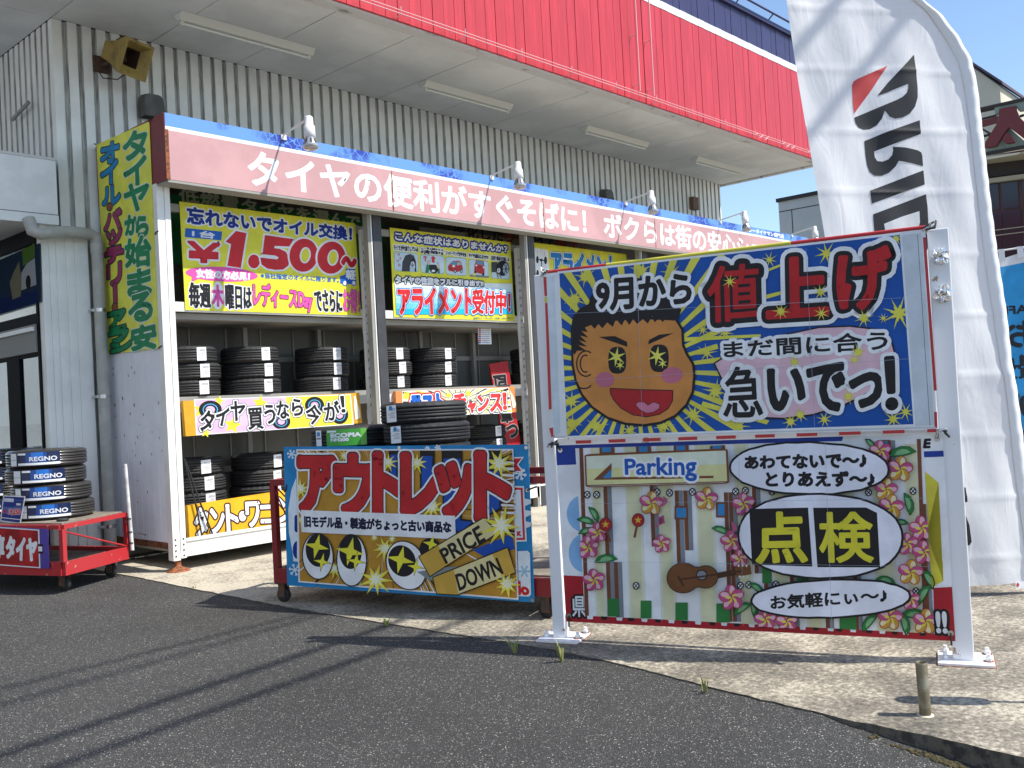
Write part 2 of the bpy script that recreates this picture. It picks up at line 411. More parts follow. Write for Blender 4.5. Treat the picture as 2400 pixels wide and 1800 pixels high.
# dirt tongues on the border
# canopy front: ribbed red boards, white band, navy band
def boards(z0, z1, m, y, name, pitch=.164, gap=.007):
    mb = MB(); x = CX0
    while x < XW1+.14:
        x1 = min(x+pitch, XW1+.14); dy = .004 if int(x/pitch) % 3 == 0 else 0
        mb.box((x, y-dy, z0), (x1-gap, y+.03, z1), m); x += pitch
    mb.box((CX0, y+.012, z0+.005), (XW1+.135, y+.06, z1-.005), M_redgap if m is M_red else m)
    return mb.build(name, shop)
boards(ZS+.012, 6.79, M_red, YC, 'red_fascia')
boards(6.792, 6.90, M_whitep, YC-.006, 'white_band', gap=.003)
boards(6.902, 7.36, M_navy, YC, 'navy_band')
mb = MB(); mb.box((CX0, YC-.05, 7.362), (XW1+.16, YC+.3, 7.43), M_navy); mb.box((XW1+.142, YC, ZS+.07), (XW1+.16, YW+3, 7.36), M_red)
mb.tube([(CX0, YC-.12, 7.52), (XW1+.1, YC-.12, 7.52)], .018, M_navy, 6)
x = CX0+.3
while x < XW1: mb.tube([(x, YC, 7.42), (x, YC-.12, 7.52)], .012, M_navy, 5); x += 1.06
mb.build('eave', shop)
# old neon wiring along the lower edge and up the boards
mb = MB()
for dz in (.055, .09): mb.tube([(CX0, YC-.07, ZS+dz), (XW1+.05, YC-.07, ZS+dz)], .006, M_pinkwire, 5)
x = CX0+.3
while x < XW1:
    mb.tube([(x, YC, ZS+.03), (x, YC-.07, ZS+.055), (x, YC-.07, ZS+.13)], .007, M_pinkwire, 5)
    if int(x*10) % 3 == 0:
        for k in range(7):
            a = x+k*.06; mb.tube([(a, YC-.07, ZS+.05+.04*math.sin(k*2.1)), (a+.06, YC-.09, ZS+.05+.04*math.sin(k*2.1+2))], .007, M_pinkwire, 4)
    x += .92
for xx in (10.62, 10.95):
    mb.tube([(xx, YC-.10, ZS+.1), (xx, YC-.10, 7.0)], .009, M_pinkwire, 6)
    for z in (5.55, 6.22, 6.9): mb.tube([(xx-.01, YC, z-.02), (xx, YC-.10, z)], .008, M_pinkwire, 5)
mb.build('neon_wiring', shop)
# corner pilaster below, entrance canopy box, glazing
mb = MB()
px0, px1 = 3.59, 4.03
for i, (a, b, d) in enumerate(((0, .05, 0), (.05, .07, .012), (.07, .115, 0), (.115, .135, .012), (.135, .20, 0), (.20, .225, .014), (.225, .29, 0), (.29, .31, .012), (.31, .44, 0))):
    mb.box((px0+a, 9.30+d, 0), (px0+b-.0005, 9.39, 3.285), M_wall)
mb.box((px0, 9.39, 0), (px0+.2, 9.5, 3.2), M_wall)
mb.build('pilaster', shop)
mb = MB(); M_frame = mat('dark_frame', (.010, .010, .012), .7, spec=.08)
mb.box((-3, 9.25, 3.384), (3.74, 10.9, 3.90), M_whitep); mb.box((-3, 9.245, 3.285), (3.745, 10.9, 3.376), M_whitep)
mb.box((-3, 9.253, 3.376), (3.738, 10.85, 3.384), M_dark); mb.box((3.741, 9.27, 3.29), (3.752, 9.5, 3.92), mat('brown_edge', (.08, .06, .05), .7))
mb.box((-3, 9.242, 3.902), (3.748, 10.9, 3.925), M_trimg)
mb.build('entrance_canopy', shop)
# glazed shop front on the side wall (faces -X)
M_glass = bpy.data.materials.new('shop_glass'); M_glass.use_nodes = True
gb = M_glass.node_tree.nodes['Principled BSDF']; gb.inputs['Base Color'].default_value = (.75, .82, .82, 1); gb.inputs['Roughness'].default_value = .02
gb.inputs['Transmission Weight'].default_value = 1; gb.inputs['IOR'].default_value = 2.1
mb = MB()
mb.box((3.595, 9.40, .05), (3.605, 12.5, 3.13), M_glass); gl = mb.build('shop_window', shop)
mb = MB()
for y0, y1, z1 in ((9.40, 9.45, 3.13), (9.93, 10.26, 2.08), (11.6, 11.7, 2.08)): mb.box((3.575, y0, .05), (3.625, y1, z1), M_frame)
for z0, z1 in ((3.13, 3.28), (2.36, 2.46), (2.05, 2.085), (.05, .15)): mb.box((3.578, 9.40, z0), (3.622, 12.5, z1), M_frame)
mb.box((3.56, 9.45, 2.09), (3.61, 12.5, 2.355), mat('transom_grey', (.26, .26, .25), .6, spec=.15)); mb.box((3.53, 9.47, 2.29), (3.559, 12.5, 2.33), M_whitep)
mb.build('window_frame', gl)
# printed film in the transom
a = Art((3.572, 9.46, 0), (0, -1, 0), (-1, 0, 0), fr((0, 450), 3.6867))
a.poly([(-60, 610), (345, 440), (352, 950), (-60, 1075)], mat('film_blue', (.020, .035, .060), .8, spec=0))
a.poly([(-60, 930), (330, 850), (330, 955), (-60, 1075)], mat('film_deep', (.015, .025, .08), .8, spec=0))
a.poly([(190, 500), (300, 445), (300, 560), (200, 640)], mat('film_green', (.07, .14, .03), .8, spec=0))
a.poly([(185, 700), (230, 620), (300, 570), (315, 800), (185, 850)], mat('film_car', (.30, .31, .33), .8, spec=0))
a.ell(245, 780, 22, 62, mat('film_tyre', (.02, .02, .02), .8, spec=0))
a.poly([(85, 780), (120, 690), (165, 600), (185, 760), (180, 900), (110, 930)], mat('film_people', (.16, .15, .10), .8, spec=0))
a.finish(gl, 'window_film')
# what is seen through the panes: pale shelving wall and posts
mb = MB(); M_in = mat('inside_pale', (.62, .66, .60), .7)
mb.box((4.6, 9.6, 0), (4.65, 14, 3.2), M_in)
mb.box((3.7, 9.6, 0), (8, 14, .02), mat('inside_floor', (.35, .34, .30), .6))
for z in (.75, 1.05, 1.35): mb.box((4.3, 9.6, z), (4.6, 14, z+.05), mat('inside_shelf', (.25, .26, .24), .6))
mb.build('interior', shop)
# rainwater pipe
M_pipe = mat('pipe_plastic', (.42, .42, .38), .5, var=.08, vscale=6, bump=.1, bscale=90)
mb = MB(); pz = 3.16
mb.tube([(3.46, 9.22, 3.31), (3.47, 9.17, 3.19), (3.53, 9.15, 3.165), (3.62, 9.16, 3.19), (3.8, 9.18, pz+.055), (4.02, 9.195, pz+.055), (4.07, 9.2, pz+.03), (4.078, 9.2, pz-.05), (4.078, 9.2, 0.0)], .056, M_pipe, 16)
mb.lathe([(.062, 0), (.062, .1)], (4.078, 9.2, 3.03), M_pipe); mb.lathe([(.062, 0), (.062, .08)], (4.078, 9.2, .1), M_pipe)
pp = mb.build('drain_pipe', shop)
M_steel = mat('steel', (.55, .55, .56), .25, metal=1)
for z in (2.46, 1.62, .36):
    mb = MB(); mb.lathe([(.0605, 0), (.0605, .035)], (4.078, 9.2, z), M_steel, seg=16); mb.box((4.0, 9.21, z+.006), (4.03, 9.31, z+.03), M_steel); mb.build('pipe_clip', pp)
# small junction box and stub high on the wall
mb = MB(); mb.box((15.18, 9.30, 4.72), (15.36, 9.385, 4.95), mat('rust_box', (.16, .10, .07), .8)); mb.build('junction_box', shop)
mb = MB(); mb.tube([(3.75, 10.3, 4.55), (3.75, 9.86, 4.62)], .02, mat('grey_conduit', (.3, .3, .3), .6), 6); mb.build('conduit', shop)

# fluorescent fittings under the canopy
M_fit = mat('fitting_enamel', (.74, .75, .69), .4); M_tube = mat('fluorescent_tube', (.80, .82, .78), .25)
def fitting():
    r = thing('fluorescent_light', '', 'ceiling light', (0, 0, 0)); mb = MB()
    A = [(-.082, 0), (.082, 0), (.030, -.068), (-.030, -.068)]
    V = [(x, y, z) for x in (-.78, .78) for y, z in A]
    mb.add(V, [(0, 1, 2, 3), (7, 6, 5, 4), (0, 4, 5, 1), (1, 5, 6, 2), (2, 6, 7, 3), (3, 7, 4, 0)], M_fit); mb.build('housing', r)
    mb = MB(); mb.tube([(-.72, 0, -.092), (.72, 0, -.092)], .014, M_tube, 10); mb.build('tube', r)
    for sx in (-1, 1):
        mb = MB(); mb.box((sx*.74-.015, -.016, -.112), (sx*.74+.015, .016, -.0685), M_fit); mb.build('tube_holder', r)
    return r
LF = fitting()
def copy_tree(o, parent=None):
    c = o.copy(); COL.objects.link(c); c.parent = parent
    for ch in o.children: copy_tree(ch, c)
    return c
for i, (x, lab) in enumerate(((5.46, 'long white fluorescent fitting under the canopy nearest the yellow horn speaker'), (8.65, 'white fluorescent fitting under the canopy, second from the horn speaker'), (11.82, 'white fluorescent fitting under the canopy, third from the horn speaker'), (14.82, 'small looking far white fluorescent fitting by the canopy end'))):
    o = LF if i == 0 else copy_tree(LF)
    o.location = (x, 8.53, ZS-.002); tag(o, lab, 'ceiling light', 'fluorescent lights under the canopy')

# horn loudspeaker
M_horn = mat('horn_yellow', (.33, .235, .06), .55, col2=(.22, .15, .04), vscale=8); M_brown = mat('horn_brown', (.045, .022, .015), .6)
hs = thing('horn_speaker', 'faded yellow square horn loudspeaker on a rusty wall bracket', 'loudspeaker', (4.45, 9.33, 4.95))
hc = np.array([4.44, 8.97, 4.955]); hd = np.array([.30, -.86, -.40]); hd /= np.linalg.norm(hd); hx = np.cross(hd, (0, 0, 1)); hx = -hx/np.linalg.norm(hx); hz = np.cross(hx, hd); hz = hz if hz[2] > 0 else -hz
mb = MB()
def ring(c, w, h): return [c+hx*a*w+hz*b*h for a, b in ((-1, -1), (1, -1), (1, 1), (-1, 1))]
secs = [(-.36, .085, .085), (-.19, .115, .115), (-.02, .175, .175), (.02, .178, .178), (.02, .152, .152), (-.05, .088, .088), (-.19, .062, .062)]
V = []
for t, w, h in secs: V += ring(hc+hd*t, w, h)
for i in range(len(secs)-1):
    fs = [(i*4+k, i*4+(k+1) % 4, i*4+4+(k+1) % 4, i*4+4+k) for k in range(4)]
    mb.add(V, fs, M_horn if i < 5 else M_brown)
mb.add(V, [(0, 1, 2, 3)], M_horn); mb.add(V, [(24, 25, 26, 27)], M_brown)
mb.build('horn', hs, bevel=.012)
mb = MB(); mb.add([p+hz*.003 for p in [V[2*1+0+2], V[2*1+1+2]]] and [p+hz*.004 for p in (V[6], V[7], V[11], V[10])], [(0, 1, 2, 3)], M_brown); mb.build('top_plate', hs)
mb = MB(); M_rusty = mat('rusty_iron', (.07, .05, .04), .85, col2=(.15, .06, .03), vscale=14)
mb.box((4.20, 9.36, 4.90), (4.36, 9.388, 5.06), M_rusty); mb.tube([(4.28, 9.37, 4.97), (4.33, 9.2, 4.98), (4.42, 9.12, 4.99)], .022, M_rusty); mb.tube([(4.24, 9.36, 4.91), (4.26, 9.3, 4.82), (4.36, 9.2, 4.80), (4.45, 9.14, 4.88)], .006, M_dark, 5)
mb.build('bracket', hs)

# vent hoods
M_hood = mat('vent_hood', (.10, .095, .09), .5, var=.15, vscale=9)
def hood():
    mb = MB(); out = [(-.11, -.12)]+[(-.11+.06*(1-math.cos(a)), .06+.08*math.sin(a)) for a in [rad(t) for t in (0, 30, 60, 90)]]+[(.11-.06*(1-math.cos(a)), .06+.08*math.sin(a)) for a in [rad(t) for t in (90, 60, 30, 0)]]+[(.11, -.12)]
    n = len(out); fr_ = [(x*.98, -.13-.02*(z < -.1), z-.02*(z > 0)) for x, z in out]; bk = [(x, -.002, z) for x, z in out]
    mb.add(fr_+bk, [tuple(range(n))]+[(k, k+1, n+k+1, n+k) for k in range(n-1)], M_hood); mb.box((-.10, -.12, -.119), (.10, -.01, -.112), M_dark)
    return mb.build('vent_hood', bevel=.006)
H0 = hood()
for i, (x, z, lab) in enumerate(((4.77, 4.63, 'dark grey vent hood below the yellow horn speaker'), (12.56, 4.62, 'dark vent hood half hidden behind the sign board top'))):
    o = H0 if i == 0 else copy_tree(H0); o.location = (x, 9.388, z); tag(o, lab, 'vent hood', 'vent hoods on the ribbed wall')

# ================================================================== STORAGE RACK
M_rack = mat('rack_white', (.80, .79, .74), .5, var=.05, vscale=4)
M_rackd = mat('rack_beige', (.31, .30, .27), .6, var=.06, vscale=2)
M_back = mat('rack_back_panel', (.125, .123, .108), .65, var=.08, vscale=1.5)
M_char = mat('charcoal_post', (.045, .045, .05), .55, var=.12, vscale=6)
M_rust = mat('rust', (.30, .10, .035), .85, col2=(.10, .035, .02), vscale=30)
M_side = mat('side_panel_paint', (.80, .81, .86), .55, var=.04, vscale=2.5)
M_glue = mat('glue_marks', (.28, .24, .16), .8, col2=(.42, .39, .33), vscale=40)
M_capred = mat('fascia_cap', (.20, .022, .022), .5, col2=(.13, .03, .02), vscale=7, thr=(.5, .75))
rack = thing('tire_rack', 'long white roofed steel tire rack with a faded pink and blue fascia', 'tire rack', (4.2, 8.15, 0))
XR0, XR1, YF, YB = 4.18, 17.0, 8.15, 9.33
# corner post: folded channel, two white faces
mb = MB(); mb.box((4.175, YF, .10), (4.245, YF+.09, 3.53), M_rack); mb.box((4.2475, YF-.006, .115), (4.30, YF+.06, 3.53), M_rack)
for dz in (.14, .19, .24, .29):
    for dx in (4.20, 4.275): mb.lathe([(.008, 0), (.008, .004)], (dx, YF-.007 if dx > 4.25 else YF-.001, dz), M_dark, axis=(0, -1, 0), seg=8)
mb.build('corner_post', rack)
mb = MB(); mb.lathe([(.11, 0), (.10, .012), (.05, .03), (.028, .045), (.028, .11)], (4.235, YF+.04, 0), M_rust, seg=16); mb.build('foot', rack)
# end panel towards the camera side
mb = MB(); mb.box((4.185, YF+.0925, .26), (4.205, YB, 4.1), M_side)
for y in [YF+.10+i*.12 for i in range(1, 10)]: mb.box((4.1835, y, .27), (4.185, y+.006, 3.5), M_side)
random.seed(21)
for q, s in (((1465, 355), 1.2), ((1468, 430), 1.2), ((1705, 338), 1.1), ((1742, 402), 1.3), ((1665, 445), 1.1), ((1588, 740), 1.1), ((1490, 830), 1.3), ((1740, 830), 1.6), ((1690, 940), 1.2), ((1495, 970), .8)):
    p = onX((q[0]/5.531, 800+q[1]/5.531), 4.184); r = .010*s
    pts = [(4.1828, p[1]+r*random.uniform(.6, 1.2)*math.cos(a+.4), p[2]+r*1.4*random.uniform(.6, 1.2)*math.sin(a+.4)) for a in [i*math.pi/3 for i in range(6)]]
    mb.prism(pts, (.001, 0, 0), M_glue)
for q in ((1060, 125), (992, 180), (1165, 180), (1370, 165), (1125, 255), (1240, 265), (1205, 350), (1315, 415), (1005, 465), (1190, 462), (1380, 465), (1170, 512), (1145, 580), (1310, 605), (1168, 620), (1095, 757), (1190, 835), (1275, 933), (1188, 1020), (1215, 683), (1075, 445), (1400, 575)):
    p = onX((q[0]/3.6867, 900+q[1]/3.6867), 4.184); r = random.uniform(.007, .014)
    pts = [(4.1828, p[1]+r*random.uniform(.5, 1.2)*math.cos(a), p[2]+r*1.5*random.uniform(.5, 1.2)*math.sin(a)) for a in [i*math.pi/3 for i in range(6)]]
    mb.prism(pts, (.001, 0, 0), M_glue)
mb.box((4.186, YF+.0925, .20), (4.21, YB, .2585), M_rust)
mb.build('end_panel', rack)
# bottom rail, shelves, beams
mb = MB(); mb.box((4.302, YF, .125), (XR1, YF+.05, .285), M_rack); mb.box((4.302, YF-.012, .262), (XR1, YF-.001, .285), M_rack); mb.build('base_rail', rack)
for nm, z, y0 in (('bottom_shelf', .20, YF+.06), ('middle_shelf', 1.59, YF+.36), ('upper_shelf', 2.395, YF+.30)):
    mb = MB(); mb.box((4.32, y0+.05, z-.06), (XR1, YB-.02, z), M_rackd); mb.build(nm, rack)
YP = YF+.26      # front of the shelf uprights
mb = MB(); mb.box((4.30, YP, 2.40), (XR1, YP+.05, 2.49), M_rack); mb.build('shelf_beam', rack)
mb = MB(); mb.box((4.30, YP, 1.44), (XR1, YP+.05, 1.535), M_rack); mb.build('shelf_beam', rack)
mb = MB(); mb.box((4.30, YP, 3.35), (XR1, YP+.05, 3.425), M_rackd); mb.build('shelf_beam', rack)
# back wall panels
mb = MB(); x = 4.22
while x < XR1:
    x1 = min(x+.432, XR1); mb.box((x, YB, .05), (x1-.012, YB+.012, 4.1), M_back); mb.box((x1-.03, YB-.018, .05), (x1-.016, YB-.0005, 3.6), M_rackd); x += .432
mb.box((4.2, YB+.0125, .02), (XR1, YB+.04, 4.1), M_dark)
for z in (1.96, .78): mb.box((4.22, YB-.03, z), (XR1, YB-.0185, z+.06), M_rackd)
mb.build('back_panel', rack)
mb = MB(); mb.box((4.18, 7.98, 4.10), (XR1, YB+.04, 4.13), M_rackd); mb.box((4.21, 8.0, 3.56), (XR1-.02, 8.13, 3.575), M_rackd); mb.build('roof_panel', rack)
# perforated uprights and dark main posts at each bay
def upright(x, y):
    mb = MB(); mb.box((x, y, .2), (x+.06, y+.05, 3.38), M_rack)
    z = .3
    while z < 3.3:
        for dx in (.012, .034):
            mb.add([(x+dx, y-.0012, z), (x+dx+.008, y-.0012, z+.004), (x+dx+.012, y-.0012, z+.04), (x+dx+.004, y-.0012, z+.036)], [(0, 1, 2, 3)], M_dark)
        z += .10
    for zc in (1.27, 2.22): mb.box((x-.004, y-.004, zc), (x+.063, y+.052, zc+.10), M_rack)
    return mb.build('shelf_upright', rack)
for k in range(5):
    xs_ = float(onY((854, 700), YP-.06)[0])+2.56*k
    upright(xs_, YP-.06)
    mb = MB(); mb.box((xs_-.02, YB-.1, .2), (xs_+.03, YB-.05, 3.4), M_rackd); mb.build('rear_upright', rack)
    mb = MB(); x0 = float(onY((887, 800), YF-.01)[0])-.045+2.56*k
    mb.box((x0+.045, YF-.01, 0.0), (x0+.165, YF+.10, 3.53), M_char); mb.box((x0-.02, YF, .0), (x0+.04, YF+.08, 3.53), M_rackd)
    mb.box((x0+.02, YF-.006, 0.02), (x0+.034, YF-.0005, 3.53), M_rack)
    mb.build('main_post', rack)
# intermediate rear struts
for k in range(5):
    mb = MB(); x0 = 5.62+2.56*k; mb.box((x0, YB-.16, .2), (x0+.05, YB-.11, 3.4), M_rackd); mb.build('rear_strut', rack)

# fascia light-box
def crack_mat():
    m = mat('fascia_blue', (.10, .24, .62), .4); n = m.node_tree; b = n.nodes['Principled BSDF']; geo = n.nodes.new('ShaderNodeNewGeometry')
    t = n.nodes.new('ShaderNodeTexNoise'); t.inputs['Scale'].default_value = 1.5; t.inputs['Detail'].default_value = 3
    mp = n.nodes.new('ShaderNodeMapping'); mp.inputs['Scale'].default_value = (1.3, 1, 1.6); n.links.new(geo.outputs['Position'], mp.inputs['Vector']); n.links.new(mp.outputs[0], t.inputs['Vector'])
    v = n.nodes.new('ShaderNodeTexVoronoi'); v.feature = 'DISTANCE_TO_EDGE'; v.inputs['Scale'].default_value = 13
    nd = n.nodes.new('ShaderNodeTexNoise'); nd.inputs['Scale'].default_value = 30
    n.links.new(geo.outputs['Position'], nd.inputs['Vector'])
    va = n.nodes.new('ShaderNodeVectorMath'); va.operation = 'MULTIPLY_ADD'; va.inputs[1].default_value = (.05, .05, .05); n.links.new(nd.outputs['Color'], va.inputs[0]); n.links.new(geo.outputs['Position'], va.inputs[2]); n.links.new(va.outputs[0], v.inputs['Vector'])
    s = n.nodes.new('ShaderNodeMath'); s.operation = 'GREATER_THAN'; s.inputs[1].default_value = .055; n.links.new(v.outputs['Distance'], s.inputs[0])
    r = n.nodes.new('ShaderNodeValToRGB'); r.color_ramp.elements[0].position = .47; r.color_ramp.elements[1].position = .60; n.links.new(t.outputs['Fac'], r.inputs['Fac'])
    mu = n.nodes.new('ShaderNodeMath'); mu.operation = 'MULTIPLY'; n.links.new(s.outputs[0], mu.inputs[0]); n.links.new(r.outputs['Color'], mu.inputs[1])
    mx = n.nodes.new('ShaderNodeMix'); mx.data_type = 'RGBA'; mx.inputs['A'].default_value = (.13, .30, .68, 1); mx.inputs['B'].default_value = (.025, .05, .36, 1)
    n.links.new(mu.outputs[0], mx.inputs['Factor']); n.links.new(mx.outputs['Result'], b.inputs['Base Color']); return m
M_fblue = crack_mat()
M_pink = mat('fascia_pink', (.55, .31, .31), .38, var=.07, vscale=1.2); M_fwhite = mat('fascia_letters', (.82, .84, .84), .4, var=.03, vscale=30)
FY = 7.95
mb = MB()
mb.box((4.186, FY, 3.53), (16.9, FY+.02, 3.975), M_pink); mb.box((4.186, FY, 3.9755), (16.9, FY+.02, 4.0105), M_fwhite); mb.box((4.186, FY, 4.011), (16.9, FY+.02, 4.13), M_fblue)
mb.box((4.19, FY+.021, 3.535), (16.9, FY+.06, 4.128), M_rackd)
fas = mb.build('fascia', rack)
mb = MB(); mb.box((4.178, FY+.004, 3.525), (4.1855, 9.35, 4.132), M_capred); mb.box((4.176, FY-.004, 3.527), (4.212, FY-.0005, 3.98), M_rust)
mb.build('fascia_end_cap', fas)
mb = MB(); mb.box((4.19, FY+.002, 3.505), (16.9, FY+.19, 3.528), M_rackd); mb.build('fascia_underside', fas)
M_seam = mat('fascia_seam', (.22, .07, .05), .8)
for x in (6.80, 9.33, 11.86, 14.38):
    mb = MB(); mb.box((x, FY-.0015, 3.53), (x+.010, FY-.0005, 3.97), M_seam); mb.box((x, FY-.0015, 3.9702), (x+.006, FY-.0005, 4.129), mat('seam_pale', (.3, .4, .6), .6))
    z = 3.53
    while z < 3.9:
        l = random.uniform(.02, .07); mb.box((x-random.uniform(.002, .006), FY-.002, z), (x+.010+random.uniform(.0, .006), FY-.0004, z+l), M_rust); z += l+random.uniform(.01, .09)
    mb.build('rusty_seam', fas)
a = Art((4.186, FY, 0), (1, 0, 0), (0, -1, 0))
def frun(txt, x0, x1, z0, z1, b=.012):
    a.text(txt, None, M_fwhite, b, uvq=[np.array(p) for p in ((x0-4.186, z1), (x1-4.186, z1), (x1-4.186, z0), (x0-4.186, z0))])
A0 = onY((581, 353), FY); A1 = onY((586, 429.5), FY); A2 = onY((1371, 489), FY); A3 = onY((1414.5, 500), FY); A4 = onY((1842, 558), FY)
frun('タイヤの便利がすぐそばに！', A0[0], A2[0], 3.585, 3.93)
frun('ボクらは街の安心ショップ', A3[0], A4[0], 3.585, 3.93)
B0 = onY((1080+1018/1.549, 400+200/1.549), FY); B1 = onY((1080+1172/1.549, 400+232/1.549), FY)
frun('ミスタータイヤマン長門店', B0[0], B1[0], 4.035, 4.105, .004)
a.lb.build('lettering', fas, fixn=False)

# spotlights on the fascia
M_lampb = mat('lamp_body', (.74, .74, .73), .35); M_lens = mat('lamp_glass', (.45, .46, .48), .12, metal=.4); M_lensd = mat('lamp_reflector_gap', (.05, .05, .055), .3)
def spot():
    r = thing('spotlight', '', 'spotlight', (0, 0, 0))
    mb = MB(); mb.tube([(0, 0, -.015), (0, -.02, .005), (0, -.40, .055)], .011, M_lampb, 8); mb.box((-.03, -.012, -.05), (.03, .012, .0), M_lampb); mb.tube([(0, -.36, .05), (.0, -.40, .0), (.0, -.43, .02)], .008, M_lampb, 6); mb.build('arm', r)
    c = np.array((-.01, -.45, .0)); ax = (.06, .12, 1)
    mb = MB(); mb.lathe([(.0, .072), (.036, .071), (.041, .060), (.042, -.02), (.053, -.025), (.055, -.135), (.044, -.14)], c, M_lampb, ax, 20, cap=False); mb.build('lamp_body', r)
    mb = MB(); mb.lathe([(.044, -.135), (.052, -.155), (.075, -.215), (.077, -.238), (.06, -.252), (.0, -.256)], c, M_lens, ax, 20, cap=False)
    axn = np.array(ax)/np.linalg.norm(ax)
    for k in range(9):
        t = k/9*2*math.pi; d = np.array([math.cos(t), math.sin(t), -(.06*math.cos(t)+.12*math.sin(t))])
        p = c+axn*(-.157)+d*.0545; q = c+axn*(-.207)+d*.0745; s = np.cross(axn, d)*.0105
        mb.add([p-s*.6, p+s*.6, q+s, q-s], [(0, 1, 2, 3)], M_lensd)
    mb.build('bulb', r); return r
S0 = spot()
for i, (x, lab) in enumerate(((5.425, 'white spotlight on the fascia above the first letters near the corner'), (8.39, 'white spotlight on the fascia, second from the rusty corner'), (11.15, 'white spotlight on the fascia, third from the rusty corner'), (13.76, 'white spotlight on the fascia in front of the end of the ribbed wall'), (16.27, 'far white spotlight just above the sign board edge'))):
    o = S0 if i == 0 else copy_tree(S0); o.location = (x, FY-.004, 4.135); tag(o, lab, 'spotlight', 'spotlights along the fascia')

# ================================================================== POSTERS ON THE RACK
YEL = lambda: ink('poster_yellow', (.74, .70, .05)); NAVY = lambda: ink('navy', (.012, .035, .27)); REDI = lambda: ink('red', (.60, .022, .030))
PINK = lambda: ink('hot_pink', (.78, .10, .40)); BLUE = lambda: ink('blue', (.015, .12, .50)); SKY = lambda: ink('sky_blue', (.02, .42, .72))
GREEN = lambda: ink('green', (.012, .23, .085)); DKOUT = lambda: ink('dark_outline', (.05, .012, .03)); ORANGE = lambda: ink('cardboard_orange', (.72, .36, .03))
PALE = lambda: ink('pale_blue', (.55, .68, .76)); GREY = lambda: ink('grey_ink', (.2, .2, .2)); YEL2 = lambda: ink('bright_yellow', (.80, .74, .05))
CARRED = lambda: ink('car_red', (.50, .03, .03))
YPO = 8.40
def poster(name, label, cat, art, group=None):
    o = art.finish(None, name); return tag(o, label, cat, group)

a = Art((4.4, YPO, 0), (1, 0, 0), (0, -1, 0), fr((410, 460), 4.809))
a.board([(50, 58), (2030, 305), (2098, 1345), (118, 1280)], .005, YEL())
a.text('忘れないでオイル交換！', [(135, 118), (1990, 350), (1990, 495), (142, 305)], NAVY(), .0085, [(.022, WHITE())])
a.poly([(118, 358), (531, 398), (522, 497), (110, 460)], BLUE(), True)
a.text('1台', [(195, 383), (450, 405), (445, 478), (195, 450)], WHITE(), .003)
W_ = [(.026, WHITE())]
a.text('¥', [(150, 512), (500, 540), (498, 748), (145, 735)], REDI(), .012, [(.030, WHITE())])
for P_, w in (([(688, 390), (806, 416), (742, 808), (590, 785), (632, 540), (570, 512)], .03),):
    a.line(P_, .04, WHITE(), True, True); a.poly(P_, REDI(), True)
a.ell(890, 735, 80, 92, WHITE(), text=True); a.ell(890, 735, 66, 78, REDI(), text=True)
five = [(1012, 436), (1330, 482), (1312, 568), (1125, 560), (1118, 585), (1180, 592), (1250, 625), (1288, 700), (1280, 780), (1220, 825), (1130, 830), (1040, 815), (975, 770), (960, 690), (1090, 705), (1150, 712), (1170, 690), (1130, 668), (985, 655)]
a.line(five, .036, WHITE(), True, True); a.poly(five, REDI(), True)
a.line([(960, 672), (1130, 690)], .009, WHITE(), text=True)
for cx, cy, rx, ry in ((1450, 665, 160, 188), (1762, 692, 158, 182)):
    a.ell(cx, cy, rx+22, ry+22, WHITE(), text=True); a.ell(cx, cy, rx, ry, REDI(), rot=8, text=True); a.ell(cx+18, cy, 62, 92, WHITE(), rot=8, text=True); a.ell(cx+18, cy, 44, 76, YEL(), rot=8, text=True)
a.text('～', [(1890, 690), (2035, 700), (2030, 790), (1885, 775)], REDI(), .020, [(.034, WHITE())])
a.ell(526, 878, 408, 82, PINK(), rot=3, text=True); a.poly([(190, 900), (185, 965), (270, 930)], PINK(), True)
a.text('女性の方必見！', [(240, 815), (842, 866), (836, 946), (245, 915)], WHITE(), .0065)
a.text('※当社指定のオイルに限ります。', [(965, 862), (1848, 918), (1845, 974), (968, 922)], BLUE(), .002)
a.poly([(1860, 900), (1918, 885), (1928, 815), (2028, 820), (2046, 992), (1862, 985)], BLUE(), True)
for cx in (1915, 2015): a.ell(cx, 978, 30, 34, BLUE(), text=True); a.ell(cx, 978, 20, 24, WHITE(), text=True)
a.text('軽', [(1925, 830), (2032, 835), (2032, 940), (1930, 930)], WHITE(), .005)
BO = [(.017, WHITE())]
a.text('毎週', [(155, 975), (395, 988), (398, 1255), (165, 1250)], BLACK(), .008, BO)
a.ell(480, 1120, 68, 158, WHITE(), text=True); a.text('木', [(415, 1000), (540, 1010), (545, 1240), (425, 1235)], PINK(), .009)
a.text('曜日は', [(565, 998), (860, 1028), (860, 1272), (575, 1268)], BLACK(), .007, BO)
a.text('レディースDay', [(880, 968), (1545, 1062), (1540, 1305), (890, 1278)], PINK(), .007, [(.013, DKOUT())])
a.text('でさらに', [(1565, 1055), (1885, 1068), (1880, 1302), (1592, 1292)], BLACK(), .008, BO)
a.text('お得！', [(1892, 1038), (2078, 1055), (2082, 1315), (1905, 1305)], PINK(), .005, [(.0075, DKOUT())])
poster('oil_change_poster', 'yellow poster with a big red 1.500 yen price in the first rack bay', 'poster', a)

